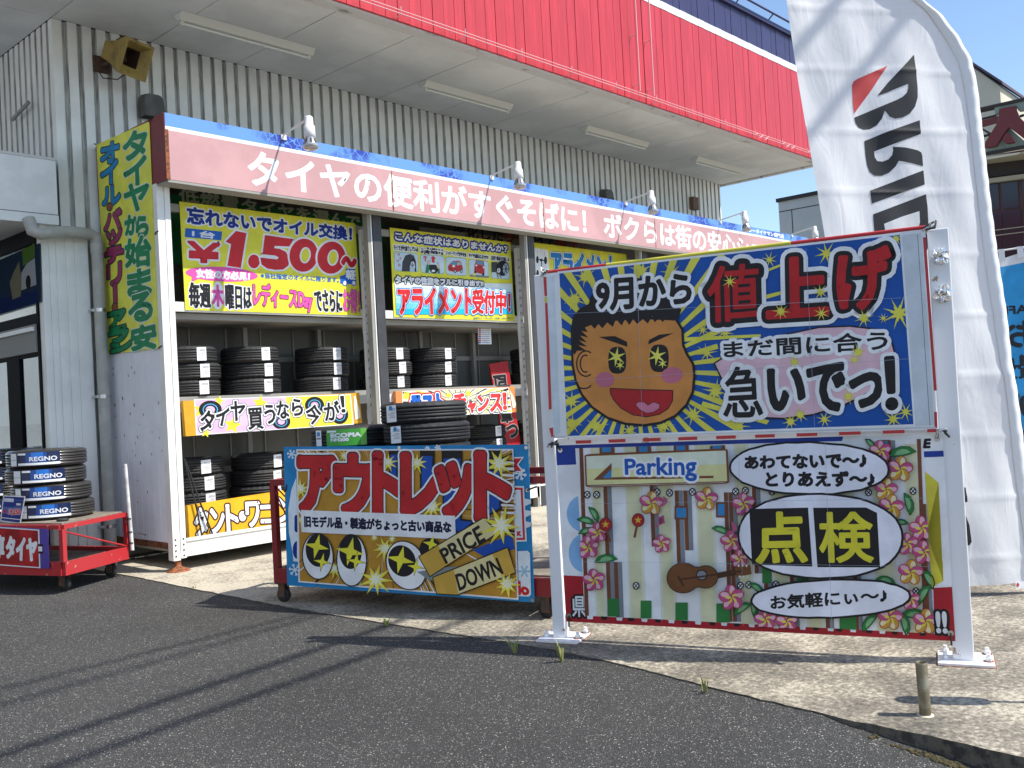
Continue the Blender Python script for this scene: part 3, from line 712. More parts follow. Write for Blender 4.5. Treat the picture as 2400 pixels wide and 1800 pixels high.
a = Art((6.9, YPO, 0), (1, 0, 0), (0, -1, 0), fr((900, 510), 6.636))
a.board([(90, 155), (1965, 385), (2035, 1610), (155, 1545)], .005, YEL())
a.text('こんな症状はありませんか？', [(170, 222), (1920, 440), (1915, 545), (178, 350)], WHITE(), .005, [(.026, NAVY())])
CO = [(.014, WHITE())]
for t, q in (('タイヤが片減りしている', [(150, 415), (530, 462), (530, 530), (152, 508)]), ('ハンドルがナナメ', [(578, 465), (918, 490), (918, 522), (578, 500)]), ('の状態で直進する', [(578, 505), (918, 535), (918, 578), (578, 548)]), ('コーナーリングが不安定', [(957, 515), (1280, 555), (1280, 610), (957, 578)]), ('タイヤを縁石にぶつけた', [(1318, 555), (1625, 592), (1625, 648), (1318, 618)]), ('足回り部品を交換した', [(1667, 590), (1945, 628), (1945, 680), (1667, 655)])):
    a.text(t, q, BLACK(), .0025, CO)
for q in ([(155, 530), (528, 560), (535, 845), (165, 825)], [(565, 575), (935, 600), (940, 875), (575, 855)], [(960, 610), (1280, 635), (1290, 905), (968, 885)], [(1318, 650), (1625, 680), (1635, 935), (1325, 915)], [(1668, 690), (1945, 705), (1955, 960), (1670, 940)]):
    r_ = a.rrect(q, .14, PALE()); a.line(r_, .005, ink('teal_line', (.10, .35, .33)), True)
TYG = lambda: ink('tyre_grey', (.05, .05, .055)); TYD = lambda: ink('tyre_dark', (.015, .015, .017))
a.poly([(275, 838), (285, 690), (330, 590), (400, 565), (460, 590), (495, 680), (502, 840)], TYG()); a.poly([(385, 840), (380, 740), (420, 650), (460, 625), (490, 680), (498, 842)], TYD()); a.ell(443, 765, 38, 85, WHITE(), a0=-200, a1=20); 
a.poly([(398, 840), (400, 740), (440, 680), (472, 740), (476, 842)], ink('rim_blue', (.42, .52, .62)))
for t in (-30, 0, 30): a.line([(440, 760), (440+t, 690+abs(t))], .007, TYD())
for i, (x, y) in enumerate(((230, 575), (255, 630), (215, 675), (235, 735))): a.ch('ツル'[i % 2], x, y, 40, 38, -15, ink('pinkish', (.6, .10, .2)), .002)
a.ell(770, 760, 78, 112, TYD(), rot=-8); a.ell(770, 715, 58, 70, PALE(), rot=-8); a.poly([(720, 730), (810, 735), (828, 800), (715, 795)], TYD()); a.ell(765, 830, 28, 18, WHITE())
a.poly([(690, 690), (655, 750), (640, 855), (690, 858), (705, 760)], GREEN()); a.poly([(845, 780), (830, 865), (868, 868), (860, 785)], GREEN()); a.ell(692, 700, 22, 40, ink('skin_pale', (.62, .50, .36))); a.ell(842, 755, 22, 42, ink('skin_pale', (.62, .50, .36)))
a.poly([(742, 700), (742, 632), (722, 634), (762, 595), (806, 634), (785, 634), (785, 705)], REDI()); a.ch('？', 638, 640, 48, 70, -10, REDI(), .004)
a.poly([(990, 760), (1010, 735), (1050, 690), (1075, 672), (1160, 672), (1200, 695), (1222, 780), (1220, 825), (1110, 850), (1000, 825)], CARRED()); a.poly([(1045, 700), (1078, 678), (1130, 682), (1118, 740), (1030, 730)], ink('car_glass', (.10, .28, .42))); a.poly([(1138, 690), (1190, 695), (1205, 735), (1128, 745)], ink('car_glass2', (.35, .42, .48)))
for x, y in ((1105, 835), (1200, 830)): a.ell(x, y, 19, 32, TYD()); a.ell(x, y, 9, 18, PALE())
a.ell(1080, 755, 22, 18, WHITE()); a.line([(1000, 790), (1060, 800)], .006, TYD())
a.poly([(1405, 740), (1430, 662), (1545, 672), (1560, 760), (1560, 885), (1400, 850)], CARRED()); a.poly([(1428, 715), (1442, 670), (1535, 680), (1548, 748)], ink('car_glass', (.10, .28, .42)))
for x, y in ((1418, 850), (1540, 885)): a.ell(x, y, 16, 26, TYD())
a.poly([(1340, 885), (1625, 910), (1625, 935), (1345, 915)], GREY()); a.ell(1432, 745, 15, 14, WHITE()); a.ell(1545, 775, 14, 14, WHITE()); a.line([(1450, 765), (1530, 780)], .007, TYD()); a.star(1400, 885, 40, 14, 7, YEL2())
a.poly([(1668, 692), (1760, 692), (1745, 850), (1672, 850)], TYG()); a.ell(1840, 790, 105, 118, TYD()); a.ell(1890, 800, 45, 88, ink('rim_blue', (.42, .52, .62)))
for t in range(0, 360, 60): a.line([(1890, 800), (1890+40*math.cos(rad(t)), 800+80*math.sin(rad(t)))], .012, TYD())
a.ell(1780, 822, 24, 36, WHITE()); a.ell(1780, 822, 12, 18, GREY()); a.line([(1745, 850), (1770, 930)], .022, GREY()); a.line([(1790, 880), (1815, 925)], .020, GREY())
N = 6; top = [(155, 985), (1988, 1030)]; bot = [(192, 1508), (2006, 1500)]
for i in range(N):
    t0, t1 = i/N, (i+1)/N; f = i/(N-1)
    L_ = lambda t, s: tuple(np.array(top[s])*(1-t)+np.array(bot[s])*t)
    a.poly([L_(t0, 0), L_(t0, 1), L_(t1, 1), L_(t1, 0)], ink('cyan_step_%s' % 'abcdef'[i], tuple(np.array((.72, .80, .82))*(1-f)+np.array((.01, .45, .72))*f)))
a.text('タイヤの性能をフルに引き出す!!', [(170, 905), (1540, 990), (1538, 1065), (178, 1022)], WHITE(), .007, [(.020, BLACK())])
OO = [(.034, ink('mid_blue', (.01, .20, .52))), (.022, WHITE())]
a.text('アライメント', [(215, 1108), (1362, 1112), (1365, 1485), (238, 1500)], REDI(), .017, OO); a.text('受付中！', [(1375, 1118), (1955, 1165), (1955, 1482), (1370, 1490)], REDI(), .012, OO)
a.text('●専門スタッフがいます。お気軽にお問合せ下さい。', [(1390, 1545), (2010, 1552), (2010, 1582), (1390, 1578)], GREY(), .0006)
poster('alignment_poster', 'yellow and cyan alignment poster with five small picture boxes in the second bay', 'poster', a)

a = Art((9.4, YPO, 0), (1, 0, 0), (0, -1, 0), fr((1240, 560), 5.773))
p0 = onY((1240+70/5.773, 560+86/5.773), YPO)[0]; zt, zb = 3.49, 2.46
a.mb.box((p0, YPO, zb), (p0+2.1, YPO+.005, zt), YEL())
a.poly([(70, 118), (250, 148), (280, 480), (70, 560)], WHITE())
a.line([(168, 285), (176, 560)], .018, TYD()); a.line([(110, 275), (240, 300)], .012, TYD()); a.ell(165, 285, 22, 18, TYD()); a.ell(112, 280, 18, 50, TYD()); a.ell(222, 290, 20, 52, TYD()); a.ell(115, 470, 18, 50, TYD())
for x in (108, 205): a.line([(x, 165), (x+5, 230)], .005, GREY())
a.text('アライメント', [(300, 178), (1165, 245), (1165, 560), (318, 500)], ink('mid_blue', (.01, .20, .52)), .020, [(.040, BLACK()), (.034, WHITE())])
a.text('承ります', [(300, 640), (1100, 680), (1100, 850), (318, 850)], REDI(), .014, [(.026, WHITE())]) if False else None
poster('alignment_poster', 'yellow poster with blue letters partly hidden by the sign board, third bay', 'poster', a)

# vertical yellow banner on the rack end
a = Art((4.170, 9.36, 0), (0, -1, 0), (-1, 0, 0), fr((210, 280), 1.7))
a.board([(27, 100), (237, 8), (276, 912), (70, 936)], .003, ink('banner_yellow', (.78, .77, .09)))
WO = [(.026, ink('pale_outline', (.62, .70, .62)))]
for c, x, y, w, h in (('タ', 180, 103, 92, 108), ('イ', 180, 207, 88, 100), ('ヤ', 186, 308, 96, 104), ('か', 166, 420, 50, 72), ('ら', 208, 426, 46, 76), ('始', 192, 527, 100, 112), ('ま', 197, 650, 92, 100), ('る', 202, 748, 92, 104), ('安', 214, 868, 98, 92)):
    q = [(x-w/2, y-h/2+w*.14), (x+w/2, y-h/2-w*.14), (x+w/2+3, y+h/2-w*.05), (x-w/2+3, y+h/2+w*.05)]
    a.text(c, q, GREEN(), .016, WO)
DO = [(.026, ink('dark_green_outline', (.02, .04, .035)))]
COLS = {'b': ink('banner_blue', (.012, .23, .50)), 'm': ink('banner_maroon', (.34, .04, .13)), 'r': ink('banner_brown', (.30, .09, .05)), 'g': ink('green', (.012, .23, .085))}
for c, x, y, w, h, k in (('オ', 80, 133, 72, 72, 'b'), ('イ', 78, 212, 66, 82, 'b'), ('ル', 86, 303, 70, 66, 'b'), ('・', 79, 348, 16, 16, 'r'), ('バ', 92, 402, 68, 72, 'm'), ('ッ', 98, 470, 58, 52, 'm'), ('テ', 98, 540, 72, 56, 'm'), ('リ', 98, 618, 56, 80, 'm'), ('｜', 102, 695, 9, 70, 'm'), ('・', 100, 748, 16, 16, 'r'), ('ア', 108, 800, 68, 66, 'g'), ('ラ', 114, 858, 76, 56, 'g'), ('ン', 124, 906, 84, 34, 'g')):
    q = [(x-w/2, y-h/2+w*.14), (x+w/2, y-h/2-w*.14), (x+w/2+2, y+h/2-w*.05), (x-w/2+2, y+h/2+w*.05)]
    a.text(c, q, COLS[k], .014, DO)
bn = poster('vertical_banner', 'tall narrow yellow banner with green letters tied to the rack end', 'banner', a)
M_tie = mat('black_tie', (.02, .02, .02), .5)
for q in ((27, 100), (237, 8), (276, 912), (70, 936), (262, 456), (40, 522)):
    p = onX((210+q[0]/1.7, 280+q[1]/1.7), 4.169); eyelet(p, (-1, 0, 0), bn); s = -1 if q[0] > 150 else 1
    tie([p+np.array((-.003, 0, 0)), p+np.array([-.008, .03*s, .012]), p+np.array([.006, .05*s, .02])], bn)

# faded banners at the back, under the roof
a = Art((4.3, 9.0, 0), (1, 0, 0), (0, -1, 0), fr((380, 250), 1.671)); M_bg = ink('faded_green', (.015, .16, .05)); M_fl = ink('faded_cream', (.50, .55, .38))
a.mb.box((4.24, 9.0, 2.95), (7.55, 9.004, 3.66), M_bg)
a.text('低燃費タイヤを選んで', [(64, 320), (775, 428), (775, 475), (68, 372)], M_fl, .006)
poster('green_banner', 'dim green banner with cream letters behind the yellow oil poster', 'banner', a)
a = Art((7.6, 9.0, 0), (1, 0, 0), (0, -1, 0))
x0, x1 = onY((990, 520), 9.0)[0], onY((1400, 560), 9.0)[0]
a.mb.box((x0, 9.0, 3.0), (x1, 9.004, 3.66), ink('faded_beige', (.26, .22, .17)))
def tq(xa, xb, dy=0): return [(xa, 526.5+(xa-1062)*.0914+dy), (xb, 526.5+(xb-1062)*.0914+dy), (xb, 555+(xb-1062)*.1027+dy), (xa, 555+(xa-1062)*.1027+dy)]
M_dr = ink('faded_red', (.30, .03, .03))
a.text('進化した', tq(1062, 1178), BLACK(), .006); a.text('らく', tq(1184, 1226), M_dr, .008); a.text('タイヤ', tq(1240, 1297), BLACK(), .006); a.text('誕生!!', tq(1302, 1372), M_dr, .006)
a.poly([(900+550/6.636, 510+145/6.636), (900+1260/6.636, 510+235/6.636), (900+1260/6.636, 510+300/6.636), (900+550/6.636, 510+210/6.636)], ink('paper_grey', (.42, .41, .38)))
a.text('BRIDGESTONE', [(900+570/6.636, 510+25/6.636), (900+940/6.636, 510+70/6.636), (900+940/6.636, 510+112/6.636), (900+570/6.636, 510+60/6.636)], BLACK(), .004)
poster('faded_banner', 'dim beige banner with black and dark red letters under the rack roof', 'banner', a)
a = Art((8.5, 8.6, 0), (1, 0, 0), (0, -1, 0), fr((820, 760), 4.809))
a.board([(1440, -35), (1585, -30), (1598, 225), (1452, 225)], .002, WHITE())
a.poly([(1440, -35), (1585, -30), (1586, -12), (1441, -15)], REDI())
for y in range(0, 200, 22):
    a.poly([(1452, y), (1475, y), (1476, y+16), (1452, y+16)], REDI() if y % 66 else BLUE()); a.poly([(1482, y+3), (1575, y+3), (1576, y+11), (1482, y+11)], ink('grey_text', (.35, .36, .40)))
poster('price_list', 'small white and red price list paper hanging under the alignment poster', 'notice', a)

# sign boxes on the shelf edges
YSH = YF+.20
a = Art((4.3, YSH, 0), (1, 0, 0), (0, -1, 0), fr((420, 910), 2.886))
a.board([(25, 85), (1218, 30), (1238, 235), (45, 325)], .05, ORANGE())
a.poly([(100, 75), (1160, 40), (1182, 245), (115, 318)], WHITE())
LIL = lambda: ink('lilac', (.70, .46, .66))
a.poly([(108, 80), (720, 60), (738, 272), (122, 311)], LIL()); a.poly([(720, 60), (1155, 45), (1174, 240), (738, 272)], ink('sign_yellow', (.80, .72, .06)))
for x, y, R in ((150, 150, 60), (360, 250, 62), (545, 100, 55), (660, 215, 50), (180, 300, 35), (760, 210, 48), (270, 85, 35)): a.star(x, y, R, R*.45, 5, YEL2(), rot=10)
for x, y, rx, ry in ((210, 145, 78, 62), (690, 225, 62, 52), (915, 115, 65, 58), (1085, 180, 58, 62)):
    a.clip = [(108, 80), (1155, 45), (1174, 240), (122, 311)]
    a.ell(x, y, rx, ry, BLACK()); a.ell(x, y, rx*.66, ry*.66, ink('ring_blue', (.10, .45, .80))); a.ell(x, y, rx*.58, ry*.58, BLACK()); a.ell(x, y, rx*.4, ry*.4, LIL()); a.clip = None
SO = [(.026, BLACK()), (.021, WHITE())]
for c, x, y, w, h, r in (('タ', 188, 220, 84, 138, 12), ('イ', 290, 188, 78, 125, 12), ('ヤ', 392, 155, 92, 128, 8), ('買', 515, 205, 98, 140, -4), ('う', 612, 175, 66, 125, -8), ('な', 700, 148, 78, 110, -6), ('ら', 797, 128, 70, 110, -4), ('今', 905, 178, 100, 130, 8), ('が', 1030, 152, 100, 125, -6), ('！', 1105, 108, 24, 108, -6)):
    a.ch(c, x, y, w, h, r, BLACK(), .0065, SO)
a.poly([(1178, 55), (1190, 48), (1222, 160), (1225, 200), (1190, 215), (1180, 120)], ink('cream', (.80, .74, .60)))
poster('shelf_sign', 'orange cardboard sign with black letters on lilac and yellow, middle shelf', 'shelf sign', a)
a = Art((4.3, YSH, 0), (1, 0, 0), (0, -1, 0), fr((400, 1060), 3.66))
a.board([(145, 458), (1160, 300), (1172, 612), (165, 775)], .05, ink('sign_orange', (.80, .42, .02)))
WB = [(.026, ink('dark_brown', (.06, .02, .01)))]
for c, x, y, w, h in (('タ', 262, 600, 105, 235), ('ン', 400, 592, 112, 210), ('ト', 530, 565, 95, 225), ('・', 617, 548, 46, 70), ('ワ', 706, 532, 112, 205), ('ゴ', 845, 512, 140, 195), ('ン', 985, 495, 130, 200)):
    a.ch(c, x, y, w, h, -3, WHITE(), .011, WB)
poster('shelf_sign', 'orange sign with white katakana at the bottom of the first bay', 'shelf sign', a)
a = Art((6.9, YSH, 0), (1, 0, 0), (0, -1, 0), fr((820, 760), 4.809))
a.board([(515, 755), (1855, 700), (1885, 990), (530, 1040)], .05, ink('sign_coral', (.78, .26, .08)))
a.poly([(588, 752), (1790, 712), (1828, 1000), (600, 1048)], WHITE()); a.clip = [(594, 757), (1784, 718), (1820, 992), (606, 1040)]
a.poly([(594, 757), (1784, 718), (1820, 992), (606, 1040)], ink('cream', (.80, .74, .60)))
for i in range(46):
    t = i/46*2*math.pi; w = .028
    a.poly([(1230+100*math.cos(t), 880+60*math.sin(t)), (1230+800*math.cos(t-w), 880+500*math.sin(t-w)), (1230+800*math.cos(t+w), 880+500*math.sin(t+w))], BLACK() if i % 2 else YEL2())
a.clip = None
for x, y, R in ((640, 800, 60), (1330, 780, 45), (1690, 780, 60), (1530, 930, 50), (1110, 800, 40)): a.star(x, y, R, R*.4, 8, YEL2())
a.text('ラスト', [(690, 812), (1045, 790), (1060, 980), (700, 985)], BLUE(), .02, [(.05, REDI()), (.032, WHITE())])
for c, x, y, w, h in (('チ', 1235, 865, 130, 150), ('ャ', 1372, 935, 78, 110), ('ン', 1500, 890, 120, 165), ('ス', 1645, 885, 130, 185), ('！', 1742, 868, 34, 175)):
    a.ch(c, x, y, w, h, -3, ink('coral_red', (.72, .05, .05)), .014, [(.036, BLACK()), (.029, WHITE())])
a.poly([(1798, 740), (1835, 800), (1872, 900), (1862, 940), (1832, 945)], ink('cream', (.80, .74, .60)))
poster('shelf_sign', 'coral edged sign with red letters and sunburst above the wagon tires', 'shelf sign', a)
# leaning red banner in the second bay
a = Art((8.9, 8.82, 0), (1, 0, 0), (0, -1, 0), fr((820, 760), 4.809))
a.board([(1572, 450), (1775, 412), (1930, 1360), (1745, 1380)], .02, ink('deep_red', (.42, .015, .02)))
GO = [(.022, ink('grey_outline', (.36, .34, .33)))]
for c, x, y in (('四', 1690, 640), ('輪', 1740, 860), ('車', 1765, 1040), ('つ', 1830, 1205)): a.ch(c, x, y, 120, 135, 84 if c == '四' else -8, BLACK(), .012, GO)
poster('red_placard', 'narrow red placard with black letters leaning at the back of the second bay', 'placard', a)
# black cords hanging down the first bay
mb = MB()
for pts, lab in ((((1590, 640), (1700, 1080), (1750, 1340)), 'black elastic cord hanging down nearest the corner post'), (((1600, 660), (1720, 1000), (1850, 1330)), 'black elastic cord slanting across the orange sign')):
    mb = MB(); P = [onY((q[0]/3.6867, 900+q[1]/3.6867), YSH-.03) for q in pts]; mb.tube(P, .009, M_tie, 6); o = mb.build('elastic_cord'); tag(o, lab, 'cord', 'elastic cords by the corner post')


# ================================================================== TIRES
def tire_mat(name, col, rough, wrap=False):
    m = mat(name, col, rough, spec=.5, coat=.8 if wrap else 0); n = m.node_tree; b = n.nodes['Principled BSDF']
    tc = n.nodes.new('ShaderNodeTexCoord'); sx = n.nodes.new('ShaderNodeSeparateXYZ'); n.links.new(tc.outputs['Object'], sx.inputs[0])
    at = n.nodes.new('ShaderNodeMath'); at.operation = 'ARCTAN2'; n.links.new(sx.outputs[1], at.inputs[0]); n.links.new(sx.outputs[0], at.inputs[1])
    def M(op, *v):
        q = n.nodes.new('ShaderNodeMath'); q.operation = op
        for i, x in enumerate(v):
            if isinstance(x, (int, float)): q.inputs[i].default_value = x
            else: n.links.new(x, q.inputs[i])
        return q.outputs[0]
    zz = M('MULTIPLY', sx.outputs[2], 210.0)
    ph = M('ADD', M('MULTIPLY', at.outputs[0], 64.0), zz)
    h = M('GREATER_THAN', M('SINE', ph), .72)
    bp = n.nodes.new('ShaderNodeBump'); bp.inputs['Strength'].default_value = .25 if wrap else .7; bp.inputs['Distance'].default_value = .006; bp.invert = True
    n.links.new(h, bp.inputs['Height']); n.links.new(bp.outputs[0], b.inputs['Normal']); return m
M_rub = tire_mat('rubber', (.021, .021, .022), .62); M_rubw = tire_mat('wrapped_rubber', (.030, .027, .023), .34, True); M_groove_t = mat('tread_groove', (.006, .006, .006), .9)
M_film = mat('clear_film', (.5, .48, .44), .2)
def tire_mesh(R, W, m, seg=96):
    h = W/2; g = .0085
    prof = [(R*.60, -h*.80), (R*.62, -h*.88), (R*.72, -h*.99), (R*.84, -h), (R*.92, -h*.95), (R*.955, -h*.86), (R*.975, -h*.76)]
    tr = [(-.76, 0), (-.50, 0), (-.485, 1), (-.425, 1), (-.41, 0), (-.16, 0), (-.145, 1), (-.085, 1), (-.07, 0), (.07, 0), (.085, 1), (.145, 1), (.16, 0), (.41, 0), (.425, 1), (.485, 1), (.50, 0), (.76, 0)]
    for t, d in tr: prof.append((R*(1-.018*abs(t)**3)-(g if d else 0), h*t))
    prof += [(r, -z) for r, z in reversed(prof[:7])]
    prof += [(R*.59, h*.7), (R*.66, h*.6), (R*.88, h*.55), (R*.93, 0), (R*.88, -h*.55), (R*.66, -h*.6), (R*.59, -h*.7)]
    mb = MB(); V = []; n = len(prof)
    for k in range(seg):
        t = 2*math.pi*k/seg
        for i, (r, z) in enumerate(prof):
            rr = r
            if (i in (5, 6, 7) or i in (24, 25, 26)) and k % 3 == 0 and r > R*.94 and m is M_rub: rr = r-.007
            V.append((rr*math.cos(t), rr*math.sin(t), z))
    F = []; G = []
    for k in range(seg):
        for i in range(n):
            j = (i+1) % n; f = (k*n+i, ((k+1) % seg)*n+i, ((k+1) % seg)*n+j, k*n+j)
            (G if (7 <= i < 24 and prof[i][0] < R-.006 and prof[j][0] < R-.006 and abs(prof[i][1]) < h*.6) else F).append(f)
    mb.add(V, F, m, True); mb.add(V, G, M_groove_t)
    return mb
def curved(mb, R, z0, z1, a0, a1, m, seg=8, off=.0, tilt=0.0):
    V = []; F = []
    for i in range(seg+1):
        a = a0+(a1-a0)*i/seg; s = tilt*(i/seg-.5)
        for z in (z0+s, z1+s): V.append(((R+off)*math.cos(a), (R+off)*math.sin(a), z))
    for i in range(seg): F.append((2*i, 2*i+2, 2*i+3, 2*i+1))
    mb.add(V, F, m, True)
def ctext(mb, txt, R, z0, z1, a0, a1, m, bold=0.0, off=.0):
    V, F, E = glyphs(txt); lo, hi = V.min(0), V.max(0); W = (V-lo)/(hi-lo)
    def P(w, o2=0): a = a0+(a1-a0)*w[0]; return ((R+off+o2)*math.cos(a), (R+off+o2)*math.sin(a), z0+(z1-z0)*w[1])
    mb.add([P(w) for w in W], F, m)
    if bold:
        L0 = np.array([abs(a1-a0)*R, z1-z0])
        for i, j in E:
            p, q = W[i]*L0, W[j]*L0; d = q-p; l = np.linalg.norm(d)
            if l < 1e-6: continue
            nn = np.array([-d[1], d[0]])/l*bold; e = d/l*bold*.6
            mb.add([P(x/L0, random.random()*.0001) for x in (p+nn-e, q+nn+e, q-nn+e, p-nn-e)], [(0, 1, 2, 3)], m)
M_stk = mat('sticker_white', (.82, .83, .84), .45); M_stb = mat('sticker_blue', (.05, .25, .55), .5); M_stt = mat('sticker_text', (.16, .16, .18), .6); M_str = mat('sticker_red', (.5, .05, .05), .5)
random.seed(5)
def sticker(R, W, blue=False):
    mb = MB(); w = .050/R; h = W*.40; t = random.uniform(-.012, .012)
    curved(mb, R, -h*.95, h*1.0, -w, w, M_stk, off=.0025, tilt=t)
    for k, (z, l, mm) in enumerate(((.62, .8, M_stb if blue else M_stt), (.45, .85, M_stt), (.22, .5, M_str if not blue else M_stt), (.08, .7, M_stt), (-.10, .9, M_stt), (-.25, .6, M_stt), (-.42, .75, M_stt))):
        th = .05 if k > 1 else .11
        n = 1 if k > 1 else 5
        for j in range(n):
            b0 = -w*.8+(1.6*w*l)*j/n; b1 = b0+(1.6*w*l)/n*(.72 if n > 1 else 1)
            curved(mb, R, h*(z-th*.5), h*(z+th*.5), -b0, -b1, mm, 2, .0032, t*.5)
    if blue: mb.lathe([(.017, 0), (.017, .0006)], (R+.0035, .0, h*.68), mat('sticker_dot', (.01, .25, .55), .4), axis=(1, 0, 0), seg=14)
    return mb
def regno(R, W):
    mb = MB(); z0, z1 = -W*.34, W*.40
    Mn = mat('label_navy', (.01, .02, .075), .25); Mb = mat('label_blue', (.02, .16, .55), .25)
    curved(mb, R, z0, z1, -.54, .54, Mn, 16, .003); curved(mb, R, z0+.02, z1-.004, -.30, .22, mat('label_blue_dark', (.012, .06, .26), .25), 8, .0034); curved(mb, R, z1-.05, z1-.002, -.16, .14, Mb, 5, .0038)
    ctext(mb, 'REGNO', R, -W*.10, W*.13, -.20, .46, mat('label_silver', (.72, .74, .78), .3), .0018, .0042)
    curved(mb, R, z0+.002, z0+.022, -.52, .54, M_stk, 10, .0042); curved(mb, R, z1-.022, z1-.006, -.52, -.30, M_stk, 3, .0042)
    curved(mb, R, -W*.34, W*.36, -.78, -.57, M_stk, 4, .0035); curved(mb, R, -W*.01, W*.01, -.77, -.58, M_stt, 3, .0042)
    return mb
def ecopia(R, W):
    mb = MB(); z0, z1 = -W*.40, W*.40
    curved(mb, R, z0, z1, -.48, .48, mat('label_green', (.05, .33, .035), .3), 10, .003); curved(mb, R, z0, z1, .34, .48, mat('label_green_pale', (.16, .50, .07), .3), 3, .0034)
    Mw = mat('label_silver', (.72, .74, .78), .3)
    ctext(mb, 'ECOPIA', R, W*.02, W*.20, -.36, .34, Mw, .0030, .0042); ctext(mb, 'NH200', R, -W*.17, -W*.03, -.36, .06, Mw, .0022, .0042); curved(mb, R, W*.26, W*.35, -.45, -.22, M_stk, 3, .0042)
    curved(mb, R, -W*.38, W*.38, -.84, -.64, M_stk, 3, .0030); curved(mb, R, W*.10, W*.30, -.80, -.68, M_stb, 2, .004); curved(mb, R, -W*.05, W*.02, -.82, -.66, M_stt, 2, .004)
    return mb
# reading order: mirror angles so that text runs left to right for a viewer outside
def make(R, W, m, labmb, labname):
    t = tire_mesh(R, W, m).build('tire', loc=(0, 0, 0)); WORLD_LOC[t.name] = (0, 0, 0)
    if labmb:
        l = labmb.build(labname, t, fixn=False)
    return t
RB, WB_ = .298, .168
protos = {'plain': make(RB, WB_, M_rub, sticker(RB, WB_), 'paper_label'), 'cart': make(.310, .150, M_rub, sticker(.310, .150, True), 'paper_label'), 'eco': make(.310, .150, M_rub, ecopia(.310, .150), 'green_label'),
          'regno': make(.325, .152, M_rubw, regno(.325, .152), 'blue_label')}
used = set()
def put(kind, c, f, label, group, dz=0.0, yawj=0.0):
    """c: centre; f: where the label sits, -1 left edge .. 1 right edge as seen from the camera"""
    if kind in used: o = copy_tree(protos[kind])
    else: o = protos[kind]; used.add(kind)
    tc = np.array([-c[0], -c[1]]); tc /= np.linalg.norm(tc); rt = np.array([-tc[1], tc[0]])
    b = math.asin(max(-.98, min(.98, f))); d = tc*math.cos(b)+rt*math.sin(b)
    o.location = c; o.rotation_euler = (0, 0, math.atan2(d[1], d[0])+yawj)
    return tag(o, label, 'tire', group)
ORD = {1: [''], 2: ['upper', 'lower'], 3: ['top', 'middle', 'bottom']}
def stack3(cx, ytop, n, Y, f, where, group, W=WB_, R=RB, z_over=None):
    p = onY((cx, ytop), Y); top = onY((cx, ytop), Y-R*.9)[2] if z_over is None else z_over
    for k in range(n):
        c = (p[0]+random.uniform(-.022, .022), Y+random.uniform(-.02, .02), top-W/2-.004-k*(W-.004))
        put('plain', c, f[k] if isinstance(f, (list, tuple)) else f+random.uniform(-.03, .03), 'black tire, %s of three stacked %s' % (ORD[3][k], where), group)
gm, gb_, = 'black tires stacked three high in the rack', 'black tires stacked three high in the rack'
YT = 8.84
ztm, ztl = 1.59+3*(WB_-.004)+.008, .20+3*(WB_-.004)+.012
for cx, yt, f, wh in ((438, 826, .46, 'on the middle shelf beside the corner post'), (586, 816, .57, 'on the middle shelf behind the lilac sign'), (751, 824, .56, 'on the middle shelf left of the first upright'), (900, 797, .62, 'on the middle shelf behind the first dark post'), (1010, 802, .63, 'on the middle shelf above the coral sign'), (1240, 792, .0, 'on the middle shelf behind the second upright')):
    stack3(cx, yt, 3, YT, f, wh, gm, z_over=ztm)
for cx, yt, f, wh in ((454, 1075, .44, 'at the bottom shelf beside the corner post'), (606, 1064, .62, 'at the bottom shelf behind the orange sign'), (1133, 997, .65, 'at the bottom shelf by the leaning red placard'), (1250, 985, .0, 'at the bottom shelf beyond the second upright')):
    stack3(cx, yt, 3, YT, f, wh, gm, z_over=None)

# ================================================================== RED TROLLEY IN FRONT (outlet banner)
M_tr = mat('trolley_red', (.24, .012, .015), .45, col2=(.12, .02, .018), vscale=9, thr=(.55, .78)); M_trr = mat('trolley_red_bright', (.44, .022, .028), .42, col2=(.50, .30, .27), vscale=17, thr=(.64, .68), detail=8)
M_deck = mat('deck_plate', (.22, .19, .15), .8, var=.2, vscale=7); M_cast = mat('caster_rubber', (.02, .02, .02), .7)
C1 = np.array((3.934, 6.049, 0)); C2 = np.array((4.526, 4.014, 0))
cd = (C2-C1)/np.linalg.norm(C2-C1); cn_ = np.array((cd[1], -cd[0], 0)); cn_ = cn_ if cn_ @ -C1 > 0 else -cn_     # towards the viewer
Z3 = np.array((0, 0, 1.))
def cp(u, v, z): return C1+cd*u-cn_*v+Z3*z       # u along, v back, z up
tro = thing('tire_trolley', 'dark red steel trolley carrying tires behind the blue outlet banner', 'trolley', tuple(C1))
U0, U1, VB = -.06, 2.22, .72
mb = MB()
for v in (.0, VB): mb.beam(cp(U0, v, .20), cp(U1, v, .20), .05, .11, M_tr)
for u in (U0+.03, U1-.03): mb.beam(cp(u, .026, .20), cp(u, VB-.026, .20), .05, .11, M_tr)
for v in (.0, VB): mb.beam(cp(U0, v, .88), cp(U1, v, .88), .035, .045, M_tr)
for u in (U0+.02, U1-.02): mb.beam(cp(u, .02, .88), cp(u, VB-.02, .88), .035, .045, M_tr)
mb.build('frame', tro)
for u in (U0+.02, U1-.02):
    for v in (.0, VB): mb = MB(); mb.beam(cp(u, v, .256), cp(u, v, .857), .045, .045, M_tr, up=tuple(cd)); mb.build('corner_post', tro)
tie([cp(U0+.03, -.01, .84), cp(U0+.32, -.01, .27)], tro, .006, M_tr, 'brace'); tie([cp(U0+.02, .03, .84), cp(U0+.02, VB-.03, .27)], tro, .006, M_tr, 'brace')
mb = MB(); mb.obox(cp((U0+U1)/2, VB/2, .262), (cd, cn_, Z3), ((U1-U0)/2-.06, VB/2-.03, .006), M_deck); mb.build('deck', tro)
